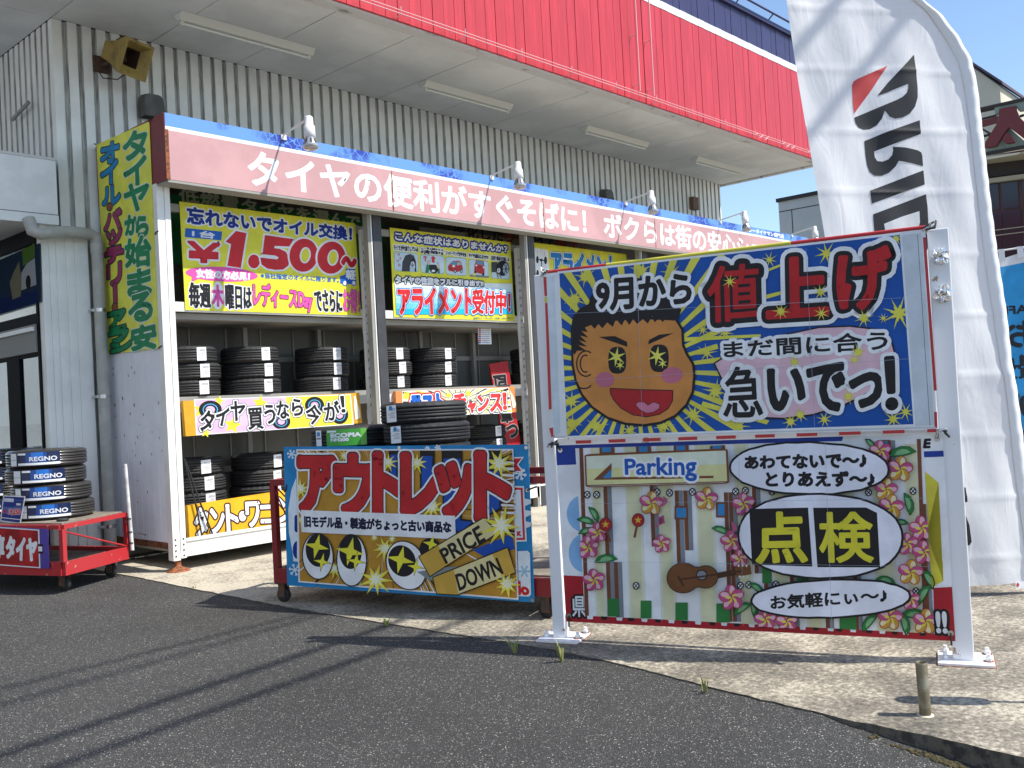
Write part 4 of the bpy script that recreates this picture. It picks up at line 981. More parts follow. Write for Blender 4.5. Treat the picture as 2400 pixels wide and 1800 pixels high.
def caster(parent, c, ax, r=.055):
    mb = MB(); c = np.array(c, float)
    mb.lathe([(r*.5, -.018), (r*.95, -.016), (r, -.008), (r, .008), (r*.95, .016), (r*.5, .018)], c+Z3*(r-c[2]), M_cast, axis=ax, seg=18)
    w = mb.build('caster', parent)
    mb = MB(); a = np.array(ax, float); f = np.cross(a, Z3)
    for s in (-1, 1): mb.obox(c+a*.026*s+Z3*(r+.035-c[2]), (a, f, Z3), (.003, .028, .05), M_steel if False else M_rusty)
    mb.obox(c+Z3*(r+.088-c[2]), (a, f, Z3), (.045, .04, .004), M_rusty); mb.build('fork', w)
for u in (U0+.05, U1-.10):
    for v in (.02, VB-.04): caster(tro, cp(u, v, 0), tuple(cn_))
# blue banner with the outlet print
a = Art(C1+cn_*.045, cd, cn_, fr((640, 1030), 3.403))
BB = ink('banner_cyan', (.02, .24, .53))
a.board([(84, 60), (2033, 40), (2086, 1300), (113, 1165)], .004, BB)
SN = ink('snow', (.72, .80, .86))
def flake(x, y, R):
    for t in range(0, 180, 60): a.line([(x-R*math.cos(rad(t+12)), y-R*math.sin(rad(t+12))), (x+R*math.cos(rad(t+12)), y+R*math.sin(rad(t+12)))], .010, SN)
    for t in range(0, 360, 60):
        cx_, cy_ = x+R*.62*math.cos(rad(t+12)), y+R*.62*math.sin(rad(t+12))
        for s in (-38, 38): a.line([(cx_, cy_), (cx_+R*.36*math.cos(rad(t+12+s)), cy_+R*.36*math.sin(rad(t+12+s)))], .007, SN)
for x, y, R in ((148, 118, 34), (175, 1040, 46), (1315, 68, 22), (1232, 74, 16), (1975, 275, 46)): flake(x, y, R)
a.poly([(190, 300), (150, 400), (125, 560), (130, 740), (160, 900), (165, 970), (205, 975)], SN)
a.line([(190, 620), (190, 720)], .035, NAVY()); a.ell(195, 880, 34, 70, NAVY(), a0=90, a1=270)
a.poly([(1925, 140), (2005, 138), (1960, 200), (2008, 258), (1926, 262)], SN); a.poly([(1925, 152), (1988, 148), (1948, 200), (1985, 250), (1926, 252)], REDI())
a.poly([(1920, 368), (2005, 372), (2028, 812), (1940, 815)], SN); a.poly([(1920, 382), (1994, 385), (2014, 800), (1940, 802)], REDI()); a.poly([(1920, 400), (1978, 402), (1996, 782), (1940, 785)], SN)
for y in (470, 560, 650): a.poly([(2010, y), (2060, y+10), (2060, y+40), (2014, y+60)], SN)
a.ch('K', 1965, 750, 26, 30, 0, REDI(), .004)
a.poly([(1955, 890), (2035, 886), (2052, 905), (2062, 1235), (2045, 1252), (1965, 1248)], SN); SN2 = ink('ice', (.30, .52, .66))
for t in range(0, 180, 60): a.line([(2008-44*math.cos(rad(t)), 1050-44*math.sin(rad(t))), (2008+44*math.cos(rad(t)), 1050+44*math.sin(rad(t)))], .012, SN2)
a.text('lo', [(1962, 1130), (2040, 1165), (2042, 1235), (1966, 1232)], REDI(), .006)
a.poly([(190, 78), (1920, 75), (1962, 1278), (207, 1137)], WHITE())
OC = ink('ochre', (.50, .26, .035)); fld = [(202, 90), (1911, 86), (1950, 1264), (218, 1127)]
a.poly(fld, OC); a.clip = fld
random.seed(11)
for i in range(120):      # speed lines
    t = random.uniform(0, 2*math.pi); cx, cy = 900, 560; R0 = random.uniform(420, 720); w = random.uniform(.004, .013)
    if -.55 < math.sin(t) < .55 and math.cos(t) < 0: R0 += 160
    m_ = BLACK() if i % 2 else WHITE()
    a.poly([(cx+R0*math.cos(t)*1.15, cy+R0*math.sin(t)*.8), (cx+1700*math.cos(t-w), cy+1300*math.sin(t-w)), (cx+1700*math.cos(t+w), cy+1300*math.sin(t+w))], m_)
DB = ink('deep_blue', (.012, .08, .40)); BK = BLACK()
for pts in ([(930, 86), (1010, 86), (1000, 430), (935, 430)], [(1180, 86), (1300, 86), (1290, 430), (1180, 430)], [(1352, 86), (1520, 86), (1515, 630), (1640, 648), (1490, 760), (1362, 600)], [(1700, 86), (1830, 86), (1832, 560), (1700, 620)]): a.poly(pts, BK)
for pts in ([(945, 120), (995, 120), (985, 430), (945, 430)], [(1195, 130), (1280, 132), (1272, 430), (1195, 430)], [(1368, 150), (1505, 152), (1500, 645), (1600, 655), (1490, 742), (1372, 600)], [(1720, 250), (1810, 250), (1812, 545), (1720, 600)], [(1600, 880), (1910, 750), (1935, 870), (1690, 930)]): a.poly(pts, DB)
for y in (160, 210, 262, 330, 385, 440, 500, 560):
    a.line([(1540, y+random.uniform(-8, 8)), (1640, y)], .006, BK); a.line([(1820, y), (1940, y+random.uniform(-14, 14))], .006, BK); a.line([(1835, y+20), (1925, y+25)], .014, WHITE())
def burst(x, y, R):
    a.star(x, y, R, R*.36, 9, ink('burst_yellow', (.78, .70, .08)), rot=random.uniform(0, 40), wob=.35); a.star(x, y-R*.05, R*.55, R*.22, 8, ink('burst_pale', (.82, .82, .62)), wob=.3)
for x, y, R in ((230, 390, 88), (580, 130, 55), (930, 180, 78), (1160, 185, 82), (1060, 100, 55), (1275, 540, 105), (1815, 195, 125), (900, 870, 95), (500, 1030, 72), (240, 640, 50), (960, 790, 40), (820, 780, 40), (1330, 1050, 40)): burst(x, y, R)
a.clip = None
RO = [(.046, WHITE()), (.033, BLACK())]
for c, q in (('ア', [(226, 152), (500, 152), (492, 566), (226, 568)]), ('ウ', [(515, 130), (797, 135), (797, 592), (518, 585)]), ('ト', [(828, 122), (1024, 122), (1024, 596), (828, 594)]), ('レ', [(1050, 128), (1318, 132), (1322, 598), (1052, 592)]), ('ッ', [(1322, 200), (1600, 205), (1602, 612), (1345, 606)]), ('ト', [(1640, 118), (1882, 122), (1886, 628), (1642, 622)])):
    a.text(c, q, ink('sign_red', (.50, .022, .026)), .026, RO)
lp = [(236, 560), (1462, 606), (1470, 792), (240, 736)]
a.poly(lp, WHITE(), True)
a.text('旧モデル品・製造がちょっと古い商品な', [(264, 608), (1430, 656), (1430, 738), (266, 692)], ink('ink_navy_black', (.012, .012, .045)), .0045)
def eye(cx, cy, rx, ry, rot, px_, py_, prx, pry, s1, s2):
    a.ell(cx, cy, rx+9, ry+9, BLACK(), rot, text=True); a.ell(cx, cy, rx, ry, WHITE(), rot, text=True); a.ell(px_, py_, prx, pry, BLACK(), rot, text=True)
    a.star(*s1, .30*s1[2], 4, YEL2(), rot=12, text=True); a.star(s2[0], s2[1], s2[2]*1.2, s2[2]*.30, 4, BLACK(), rot=10, text=True); a.star(*s2, .28*s2[2], 4, YEL2(), rot=10, text=True)
eye(370, 928, 118, 178, -4, 372, 880, 98, 132, (362, 850, 100), (405, 972, 70)); eye(640, 960, 114, 200, 0, 632, 890, 90, 140, (628, 890, 115), (675, 968, 72)); eye(1075, 1000, 148, 195, -22, 1042, 965, 108, 128, (1030, 955, 112), (1150, 1012, 66))
a.ell(1265, 870, 85, 88, BLACK(), text=True); a.star(1275, 830, 70, 22, 4, YEL2(), rot=14, text=True)
GP = ink('gold_pale', (.70, .62, .32)); GD = ink('gold', (.58, .36, .06))
r1 = [(1178, 932), (1640, 660), (1735, 622), (1900, 700), (1270, 1085)]; r1 = [(1178, 932), (1690, 625), (1800, 740), (1265, 1084)]
a.poly([(1160, 1050), (1420, 1010), (1700, 1010), (1560, 1100), (1260, 1120)], ink('ribbon_shade', (.22, .26, .25)), True)
a.line(r1, .014, BLACK(), True, True); a.poly(r1, GD, True); a.poly([(1330, 842), (1690, 627), (1798, 740), (1410, 985)], GP, True)
r2 = [(1290, 1098), (1880, 862), (1942, 1055), (1480, 1232), (1320, 1222)]
a.line(r2, .014, BLACK(), True, True); a.poly(r2, GD, True); a.poly([(1455, 1035), (1760, 912), (1838, 1092), (1490, 1225)], GP, True)
a.text('PRICE', [(1338, 882), (1652, 682), (1706, 800), (1392, 985)], BLACK(), .004); a.text('DOWN', [(1466, 1076), (1798, 940), (1848, 1062), (1500, 1200)], BLACK(), .004)
TB = [(1835, 690, 165), (1880, 1150, 110), (835, 1115, 130)]
for x, y, R in TB:
    a.star(x, y, R, R*.36, 9, ink('burst_yellow', (.78, .70, .08)), rot=13, wob=.3, text=True); a.star(x, y-R*.05, R*.55, R*.22, 8, ink('burst_pale', (.82, .82, .62)), wob=.3, text=True)
ob = a.finish(None, 'outlet_banner'); tag(ob, 'blue edged outlet banner with big red katakana hung on the front trolley', 'banner')
for q in ((100, 415), (2020, 65), (2030, 405), (1008, 66), (368, 1182), (2070, 1280)):
    u, v = a.uv(q); eyelet(a.P((u, v), .002), cn_, ob)
for q, e in (((100, 415), (-35, -40)), ((2030, 405), (75, -30)), ((100, 420), (10, -60))):
    u, v = a.uv(q); u2, v2 = a.uv((q[0]+e[0], q[1]+e[1])); tie([a.P((u, v), .008), a.P((u2, v2), .0)], ob)
def onPlane(q, o, n): r = ray(q); return CAMP+r*(((o-CAMP)@n)/(r@n))
pc = onPlane((993, 960), C1-cn_*.37, cn_); pe = onPlane((826, 1005), C1-cn_*.37, cn_)
ztop = onPlane((993, 941), C1-cn_*.06, cn_)[2]; W2 = .150
nms = ['topmost', 'second from the top', 'third from the top', 'fourth from the top', 'fifth from the top', 'sixth from the top', 'lowest']
n1 = 0; z = ztop-W2/2
while z > .268+W2/2-.03 and n1 < 9:
    sh = (.0, .018, .02, .0, .01, .0, .02, .01, 0)[n1]
    lab = 'black tire with sticker, %s in the tall stack above the outlet banner' % nms[n1] if n1 < 3 else 'black tire low in the tall stack hidden behind the outlet banner'
    put('cart', (pc[0]+sh*cd[0], pc[1]+sh*cd[1], z), (-.73, -.70, -.72)[n1 % 3], lab, 'tires on the front trolley', 0); z -= W2-.003; n1 += 1
zt2 = onPlane((826, 1000), C1-cn_*.06, cn_)[2]; z = zt2-W2/2; n1 = 0
while z > .268+W2/2-.03 and n1 < 8:
    lab = 'black tire with a green label on top of the shorter trolley stack' if n1 == 0 else 'black tire low in the shorter trolley stack behind the outlet banner'
    put('eco' if n1 == 0 else 'cart', (pe[0], pe[1], z), -.16 if n1 == 0 else -.7, lab, 'tires on the front trolley'); z -= W2-.003; n1 += 1

# ================================================================== LEFT TROLLEY
A3 = np.array((3.19, 8.09, 0)); sd = np.array((.885, .465, 0)); sd /= np.linalg.norm(sd); fd = np.array((-.36, .933, 0)); fd /= np.linalg.norm(fd)
nf = np.array((-fd[1], fd[0], 0)); nf = nf if nf @ -A3 > 0 else -nf
ns = np.array((sd[1], -sd[0], 0)); ns = ns if ns @ -A3 > 0 else -ns
SL = .80; FL = 1.7
def lp_(f, s, z): return A3+fd*f+sd*s+Z3*z
lt = thing('tire_trolley', 'bright red worn steel trolley with tires at the left edge by the shop window', 'trolley', tuple(A3))
mb = MB()
mb.beam(lp_(0, 0, .20), lp_(0, SL, .20), .03, .11, M_trr); mb.beam(lp_(.02, 0, .20), lp_(FL, 0, .20), .03, .11, M_trr); mb.beam(lp_(.02, SL, .20), lp_(FL, SL, .20), .03, .11, M_trr)
mb.beam(lp_(0, .0, .545), lp_(0, SL, .545), .035, .035, M_trr); mb.beam(lp_(.02, 0, .545), lp_(FL, 0, .545), .035, .035, M_trr); mb.beam(lp_(.02, SL, .545), lp_(FL, SL, .545), .035, .035, M_trr)
mb.build('frame', lt)
for f, s in ((.0, .0), (.0, SL), (FL, 0), (FL, SL)): mb = MB(); mb.beam(lp_(f, s, .257), lp_(f, s, .526), .04, .04, M_trr, up=tuple(fd)); mb.build('corner_post', lt)
mb = MB(); mb.tube([lp_(-.01, .03, .50), lp_(-.01, SL-.03, .265)], .008, M_trr, 6); mb.build('brace', lt)
mb = MB(); P4 = [lp_(.02, .02, .564), lp_(.02, SL-.02, .564), lp_(FL, SL-.02, .564), lp_(FL, .02, .564)]; mb.prism(P4, (0, 0, .012), M_deck)
P5 = [lp_(.03, .02, .205), lp_(.03, SL-.02, .205), lp_(FL, SL-.02, .205), lp_(FL, .02, .205)]; mb.prism(P5, (0, 0, .012), M_deck); mb.build('deck', lt)
for f, s in ((.10, .10), (.10, SL-.12), (FL-.1, .1)): caster(lt, lp_(f, s, 0), tuple(sd), .058)
a = Art(A3+nf*.03, -fd, nf, fr((0, 1080), 5.184))
a.board([(-420, 775), (582, 832), (600, 1312), (-420, 1240)], .004, ink('purple', (.10, .065, .33)))
a.poly([(-420, 775), (478, 836), (492, 1306), (-420, 1240)], WHITE()); a.poly([(-420, 790), (462, 848), (476, 1292), (-420, 1226)], mat('gloss_red', (.42, .018, .02), .18, var=.25, vscale=6))
a.poly([(465, 1010), (520, 1010), (528, 1128), (470, 1128)], BLACK()); a.poly([(465, 1040), (512, 1042), (514, 1100), (466, 1100)], WHITE())
for c, x, y, w, h in (('軽', -330, 1010, 110, 260), ('自', -210, 1020, 90, 260), ('動', -95, 1030, 110, 260), ('車', -5, 1040, 105, 250), ('タ', 128, 1052, 92, 250), ('イ', 252, 1072, 92, 255), ('ヤ', 385, 1080, 112, 255)): a.ch(c, x, y, w, h, 2, WHITE(), .011)
sb = a.finish(None, 'trolley_sign'); tag(sb, 'glossy red sign with white letters and purple end on the left trolley', 'sign')
# wrapped tires on it
q0 = onPlane((110, 1075), A3-nf*.40, nf); zt_ = onPlane((110, 1061), A3-nf*.10, nf)[2]; W3 = .152
for k in range(4):
    z = .578+W3/2+(3-k)*(W3-.002)
    put('regno', (q0[0]+(.0, -.012, .03, .05)[k]*_rt[0], q0[1]+(.0, -.012, .03, .05)[k]*_rt[1], z), (-.22, -.08, -.24, -.15)[k], 'film wrapped tire with blue label, %s of the stack on the left trolley' % ['topmost', 'second', 'third', 'lowest'][k], 'film wrapped tires on the left trolley', yawj=0)
q1 = onPlane((2, 1075), A3-nf*.80, nf)
for k in range(4):
    z = .578+W3/2+(3-k)*(W3-.002)
    put('regno', (q1[0], q1[1], z), -.5, 'film wrapped tire, %s of the stack cut by the left photo edge' % ['topmost', 'second from top', 'third from top', 'lowest'][k], 'film wrapped tires on the left trolley')
a = Art(onPlane((30, 1200), A3-nf*.055, nf), -fd, nf, fr((0, 1080), 5.184))
a.board([(40, 420), (305, 432), (246, 766), (3, 736)], .003, WHITE())
a.poly([(50, 432), (294, 444), (240, 752), (14, 724)], ink('card_blue', (.02, .045, .22))); a.poly([(38, 560), (275, 565), (258, 650), (30, 640)], ink('card_mid', (.10, .14, .36)))
a.poly([(52, 452), (170, 460), (165, 502), (46, 494)], ink('card_white', (.62, .64, .72))); a.poly([(200, 515), (255, 518), (250, 542), (198, 540)], WHITE())
a.text('19,250', [(112, 590), (250, 590), (238, 660), (100, 655)], ink('card_red', (.58, .03, .04)), .003, [(.006, WHITE())]); a.poly([(40, 598), (72, 600), (70, 632), (38, 630)], REDI())
for y in (478, 555): a.line([(180, y), (285, y+6)], .006, ink('card_mid', (.10, .14, .36)))
a.line([(20, 690), (245, 715)], .006, WHITE())
pcard = a.finish(None, 'price_card'); tag(pcard, 'blue price card with red digits leaning on the wrapped tires', 'price card')
mb = MB(); pb = onZ((147, 1221), .577); mb.lathe([(.0, .0), (.042, .0), (.048, .006), (.048, .016), (.035, .022), (.0, .022)], pb, M_cast, seg=18, cap=False); o = mb.build('rubber_puck', loc=tuple(pb)); tag(o, 'small flat black rubber puck lying on the left trolley deck', 'rubber disc')
mb = MB(); zz = [lp_(-.03, SL+.02, .0)+np.array((.02, -.01, z)) for z in (.22, .6)]
b0 = onPlane((300, 1300), A3+ns*.0+sd*SL, ns); pt = onPlane((276, 1061), A3-ns*.0, ns); mb = MB()
pv = lp_(-.045, SL+.015, .22); pw = pv+np.array((-.03, 0, .78)); mb.tube([pv, pw], .017, mat('pole_white', (.72, .73, .70), .5, col2=(.45, .44, .42), vscale=5), 10); o = mb.build('pole', loc=tuple(pv)); tag(o, 'whitish metal pole tied upright to the rear corner of the left trolley', 'pole')
for z in (.50, .38, .28): mb = MB(); mb.lathe([(.022, 0), (.022, .012)], pv+np.array((-.03*z/.78, 0, z-.22)), M_tie, seg=12); mb.build('cable_tie', o)
tie([pv+np.array((0, 0, .16)), pv+np.array((.06, -.02, .15)), pv+np.array((.12, -.03, .12))], o)

# ================================================================== BIG SIGN ON TWO WHITE POSTS
L0 = np.array((4.164, 3.603, 0)); R0 = np.array((4.885, 1.52, 0))
gd = (R0-L0)/np.linalg.norm(R0-L0); gn = np.array((gd[1], -gd[0], 0)); gn = gn if gn @ -L0 > 0 else -gn
def gp(u, v, z): return L0+gd*u+gn*v+Z3*z       # v towards the viewer
M_post = mat('sign_post_white', (.78, .78, .80), .38, col2=(.34, .20, .11), vscale=11, thr=(.66, .70), detail=9); M_edge = mat('tape_red', (.50, .025, .03), .45); M_tapey = mat('tape_yellow', (.60, .55, .06), .45)
sg = thing('sign_stand', 'white steel stand of two square posts bolted to the concrete holding two banners', 'sign stand', tuple(gp(1.05, -.04, 0)))
for u, w, zt in ((.002, .074, 2.112), (2.111, .096, 2.124)):
    mb = MB(); mb.obox(gp(u, -w/2, (zt+.012)/2), (gd, gn, Z3), (w/2, w/2, (zt-.012)/2), M_post); mb.build('post', sg, bevel=.005)
    mb = MB(); mb.obox(gp(u+.01, -w/2, .007), (gd, gn, Z3), (.125, .115, .0065), M_post); pl = mb.build('base_plate', sg, bevel=.002)
    mb = MB(); mb.obox(gp(u+.01, -w/2, .001), (gd, gn, Z3), (.131, .121, .0012), M_rust); mb.build('rust_stain', pl)
    for du, dv in ((-.09, .02), (.10, .02), (-.09, -.11), (.10, -.11)):
        mb = MB(); c = gp(u+.01+du, dv-.03, .0135); mb.lathe([(.016, 0), (.016, .018), (.010, .0185), (.010, .034), (.0, .036)], c, M_post, seg=6, smooth=False, cap=False)
        mb.lathe([(.024, .0), (.024, .003)], c, M_rust if du > 0 else M_post, seg=14); mb.build('bolt', pl)
for z, h in ((2.05, .06), (1.14, .04), (.14, .03)):
    mb = MB(); mb.obox(gp(1.05, -.035, z), (gd, gn, Z3), (1.003, .02, h/2), M_post); mb.build('crossbar', sg)
V1 = fr((1250, 520), 2.212)
brd = thing('sign_board', 'upper board with a cartoon face and big red lettering on starry blue', 'sign', tuple(gp(1.05, .03, 1.63)))
a = Art(L0+gn*.048, gd, gn, V1)
a.board([(52, 270), (2032, 38), (2094, 1078), (98, 1122)], .044, mat('board_white', (.74, .77, .80), .35, var=.04, vscale=5, bump=.15, bscale=9))
a.k = 0
# red, white and yellow tape round the edge
def tape(p, q, w, m):
    P_ = np.array(p, float); Q_ = np.array(q, float); dd = (Q_-P_)/np.linalg.norm(Q_-P_); nn = np.array((-dd[1], dd[0]))*w/2
    a.poly([tuple(P_+nn), tuple(Q_+nn), tuple(Q_-nn), tuple(P_-nn)], m)
tape((60, 285), (66, 385), 16, M_edge); tape((66, 388), (68, 418), 18, M_tapey); tape((68, 420), (88, 972), 15, M_edge); tape((92, 1068), (104, 1115), 20, M_edge)
tape((2027, 80), (2084, 875), 15, M_edge); tape((2085, 985), (2088, 1070), 15, M_edge)
for x0, x1 in ((220, 300), (390, 478), (568, 660), (752, 850), (948, 1050), (1150, 1252), (1365, 1472), (1585, 1697), (1812, 1925), (2042, 2090)):
    f = lambda x: 1142-(x-220)*.0325; tape((x0, f(x0)), (x1, f(x1)), 17, M_edge)
tape((98, 1116), (2090, 1066), 6, ink('paper_line', (.55, .57, .60)))
a.poly([(68, 285), (108, 280), (140, 1095), (105, 1110)], ink('wrap_white', (.62, .69, .74)))
a.poly([(1912, 70), (2010, 58), (2078, 1052), (1976, 1060)], ink('wrap_grey', (.60, .65, .70)))
a.line([(1992, 68), (2056, 1055)], .003, GREY())
fld = [(135, 268), (1900, 67), (1971, 1049), (176, 1110)]
a.poly([(126, 258), (1910, 56), (1981, 1060), (168, 1120)], WHITE())
a.poly(fld, ink('field_blue', (.010, .085, .37))); a.clip = fld
YS = ink('star_yellow', (.72, .67, .09))
cx, cy = 520, 770
for i, t in enumerate(range(0, 360, 9)):
    A = rad(t+2); c_, s_ = math.cos(A), math.sin(A); r1_ = 900
    if c_ > .5: r1_ = 455
    if c_ > .2 and s_ > .3: r1_ = 640
    if c_ > .0 and s_ < -.3: r1_ = 760
    w0, w1 = .034, .030
    a.poly([(cx+240*math.cos(A-w0), cy+240*math.sin(A-w0)), (cx+r1_*math.cos(A-w1), cy+r1_*math.sin(A-w1)), (cx+r1_*math.cos(A+w1), cy+r1_*math.sin(A+w1)), (cx+240*math.cos(A+w0), cy+240*math.sin(A+w0))], YS)
for p in ([(760, 600), (1180, 583), (1180, 597), (760, 622)], [(1180, 385), (1345, 345), (1345, 360), (1180, 408)], [(1190, 255), (1285, 218), (1285, 230), (1190, 270)], [(880, 930), (1225, 1030), (1210, 1050), (870, 955)]): a.poly(p, YS)
random.seed(3)
def spark(x, y, R, text=False):
    a.star(x, y, R, R*.20, 8, YS, rot=random.uniform(0, 40), wob=.22, text=text)
    a.star(x, y, R*.5, R*.22, 8, YS, rot=random.uniform(0, 40), text=text)
for x, y, R in ((270, 285, 62), (560, 255, 66), (720, 262, 58), (215, 402, 66), (1225, 197, 46), (1520, 165, 66), (900, 680, 56), (945, 880, 72), (830, 998, 66), (1070, 1058, 58), (200, 930, 58), (200, 1045, 62), (330, 1060, 62), (995, 572, 48), (880, 560, 42), (500, 1082, 50), (680, 1060, 56), (1895, 474, 92), (1510, 1024, 48), (1865, 1022, 54), (1930, 985, 52), (1880, 90, 40)): spark(x, y, R)
# face
SKIN = ink('skin_orange', (.60, .245, .062)); MU = 1/2.212/480
head = [(255, 545), (330, 520), (560, 505), (738, 512), (768, 560), (772, 640), (790, 685), (824, 740), (830, 800), (822, 880), (790, 945), (735, 1000), (660, 1035), (575, 1048), (480, 1040), (390, 1010), (310, 955), (258, 890), (228, 820), (212, 740), (210, 660), (222, 590)]
a.line(head, .028, BLACK(), True); a.poly(head, SKIN)
hair = [(198, 640), (196, 560), (208, 490), (245, 448), (290, 425), (300, 385), (345, 330), (420, 300), (520, 290), (620, 300), (700, 345), (712, 425), (770, 452), (752, 512), (733, 498), (722, 515), (700, 492), (672, 520), (655, 500), (630, 522), (618, 488), (596, 528), (570, 505), (540, 530), (520, 505), (500, 535), (478, 505), (460, 538), (430, 505), (415, 545), (385, 522), (360, 552), (340, 530), (320, 555), (302, 535), (270, 548), (285, 572), (252, 566), (288, 600), (245, 590), (280, 625), (240, 615), (282, 648), (236, 640), (276, 668), (230, 668), (215, 690)]
a.poly(hair, BLACK())
def arc(cx_, cy_, rx, ry, a0, a1, w): a.line([(cx_+rx*math.cos(rad(t)), cy_+ry*math.sin(rad(t))) for t in np.linspace(a0, a1, 14)], w, BLACK())
arc(275, 735, 48, 66, 60, 300, .008); arc(272, 735, 26, 44, 70, 290, .008); arc(265, 840, 38, 24, 20, 160, .008)
a.poly([(340, 597), (425, 592), (488, 622), (490, 648)], BLACK()); a.poly([(730, 577), (655, 585), (602, 612), (597, 636)], BLACK())
for x0, y0, x1, y1 in ((391, 648, 484, 787), (606, 636, 704, 779)):
    a.rrect([(x0, y0), (x1, y0), (x1, y1), (x0, y1)], .42, BLACK())
for x, y, R in ((433, 700, 52), (452, 743, 26), (643, 695, 52), (672, 735, 27)): a.star(x, y, R, R*.28, 6, ink('eye_yellow', (.76, .72, .12)), rot=8 if R > 40 else 0)
CHK = ink('cheek', (.52, .15, .22)); a.ell(374, 818, 48, 40, CHK); a.ell(721, 795, 56, 42, CHK, rot=-8)
mo = [(402, 865), (560, 872), (723, 876), (722, 925), (700, 965), (655, 995), (590, 1008), (520, 998), (460, 965), (420, 920), (405, 890)]
a.line(mo, .010, BLACK(), True); a.poly(mo, ink('mouth_red', (.42, .02, .025)))
to = [(597, 952), (625, 935), (655, 945), (655, 965), (625, 985), (590, 990), (555, 972), (535, 950), (545, 935), (575, 935)]
a.line(to, .006, BLACK(), True); a.poly(to, ink('tongue', (.62, .20, .30)))
# pink balloon with black swoosh
bl = [(945, 735), (1000, 700), (1120, 640), (1300, 590), (1480, 552), (1640, 545), (1770, 560), (1850, 610), (1872, 690), (1840, 790), (1740, 880), (1600, 950), (1450, 995), (1300, 1015), (1180, 1010), (1080, 950), (1000, 850)]
a.line(bl, .016, BLACK(), True); a.poly(bl, ink('balloon_pink', (.72, .47, .54)))
a.clip = None
TB_ = [(.026, WHITE())]
a.text('9月から', [(332, 306), (815, 270), (818, 425), (336, 460)], BLACK(), .0075, TB_)
RT = ink('headline_red', (.47, .018, .022)); RO2 = [(.056, WHITE()), (.034, BLACK())]
for c, q in (('値', [(905, 238), (1165, 215), (1172, 500), (912, 522)]), ('上', [(1212, 205), (1520, 178), (1524, 476), (1218, 496)]), ('げ', [(1580, 168), (1845, 130), (1838, 430), (1588, 462)])):
    a.text(c, q, RT, .0115 if c != '値' else .0045, RO2)
T3 = [(.021, WHITE())]
a.text('まだ間に合う', [(988, 622), (1832, 566), (1836, 662), (993, 704)], BLACK(), .003, T3)
T4 = [(.030, WHITE())]
for c, q in (('急', [(1002, 760), (1172, 742), (1190, 1008), (990, 1012)]), ('い', [(1222, 772), (1402, 758), (1402, 955), (1226, 978)]), ('で', [(1425, 752), (1612, 735), (1610, 970), (1440, 985)]), ('っ', [(1645, 800), (1805, 782), (1800, 945), (1655, 960)]), ('！', [(1828, 708), (1864, 705), (1882, 964), (1838, 968)])):
    a.text(c, q, BLACK(), .0115 if c != '急' else .005, T4)
for x, y, R in ((1285, 465, 48), (1495, 475, 46), (1715, 500, 52), (1490, 365, 46), (1020, 310, 42), (1685, 675, 46), (1665, 715, 36), (1355, 725, 42), (1635, 905, 46), (1335, 1035, 46), (1385, 1000, 46), (1815, 500, 30)): spark(x, y, R, True)
# crease highlights painted as thin coloured lines on the flat vinyl
FL_ = ink('crease_highlight', (.40, .44, .55), .3)
for p, q in (((540, 235), (570, 1092)), ((1415, 140), (1460, 1060)), ((140, 478), (1905, 395)), ((150, 830), (1945, 710))): a.line([p, q], .0014, FL_, text=True)
a.finish(brd, 'printed_sheet')
mb = MB(); mb.tube([gp(.06, .036, 2.117), gp(1.0, .036, 2.1245), gp(2.06, .036, 2.133)], .0095, M_edge, 8)
mb.tube([gp(.42, .036, 2.1199), gp(1.42, .036, 2.1279)], .0105, M_tapey, 8); mb.build('top_edge_tape', brd)

V2 = fr((1290, 1000), 2.212)
a = Art(L0+gn*.014, gd, gn, V2); BQ = [(28, 98), (2032, 34), (2100, 1112), (82, 1010)]
a.board(BQ, .004, WHITE()); a.clip = BQ
DBL = ink('trim_blue', (.02, .05, .30)); RB_ = ink('trim_red', (.42, .02, .03))
a.poly([(28, 98), (130, 95), (136, 196), (33, 200)], DBL); a.poly([(28, 98), (1520, 45), (1510, 80), (130, 122)], DBL)
a.poly([(1936, 128), (2042, 124), (2044, 155), (1938, 159)], DBL); a.text('E', [(1942, 66), (1970, 65), (1966, 108), (1936, 109)], BLACK(), .004)
LB = ink('light_ball', (.24, .45, .72)); a.ell(170, 450, 85, 95, LB); a.ell(175, 655, 80, 100, LB)
a.poly([(1942, 232), (2012, 290), (2022, 480), (1950, 560), (2035, 700), (2037, 800), (1975, 835)], ink('soft_yellow', (.66, .58, .06)))
a.poly([(64, 770), (170, 776), (182, 980), (1992, 1068), (1985, 836), (2085, 830), (2100, 1112), (82, 1010)], RB_)
a.clip = None
a.text('県', [(112, 880), (182, 880), (184, 985), (116, 985)], WHITE(), .002, [(.014, BLACK())])
a.text('!!', [(2000, 962), (2048, 962), (2055, 1068), (2006, 1066)], WHITE(), .005, [(.018, BLACK())])
for i in range(26):
    x = 200+i*68+random.uniform(-14, 14); y0 = 978+(x-180)*.0495
    a.poly([(x, y0), (x+34, y0+2), (x+30, y0+20), (x+4, y0+18)], BLACK() if i % 2 else WHITE())
art = [(130, 112), (1927, 63), (1992, 1072), (180, 978)]
a.poly(art, WHITE()); a.clip = art
CRM = ink('pillar_cream', (.66, .65, .42)); BRN = ink('post_brown', (.19, .065, .03)); GRY = ink('post_grey', (.22, .24, .27)); GRN = ink('leaf_green', (.035, .20, .05)); BLW = ink('window_blue', (.04, .24, .52)); GRNL = ink('leaf_light', (.22, .46, .22)); CRM2 = ink('pillar_pale', (.70, .70, .60))
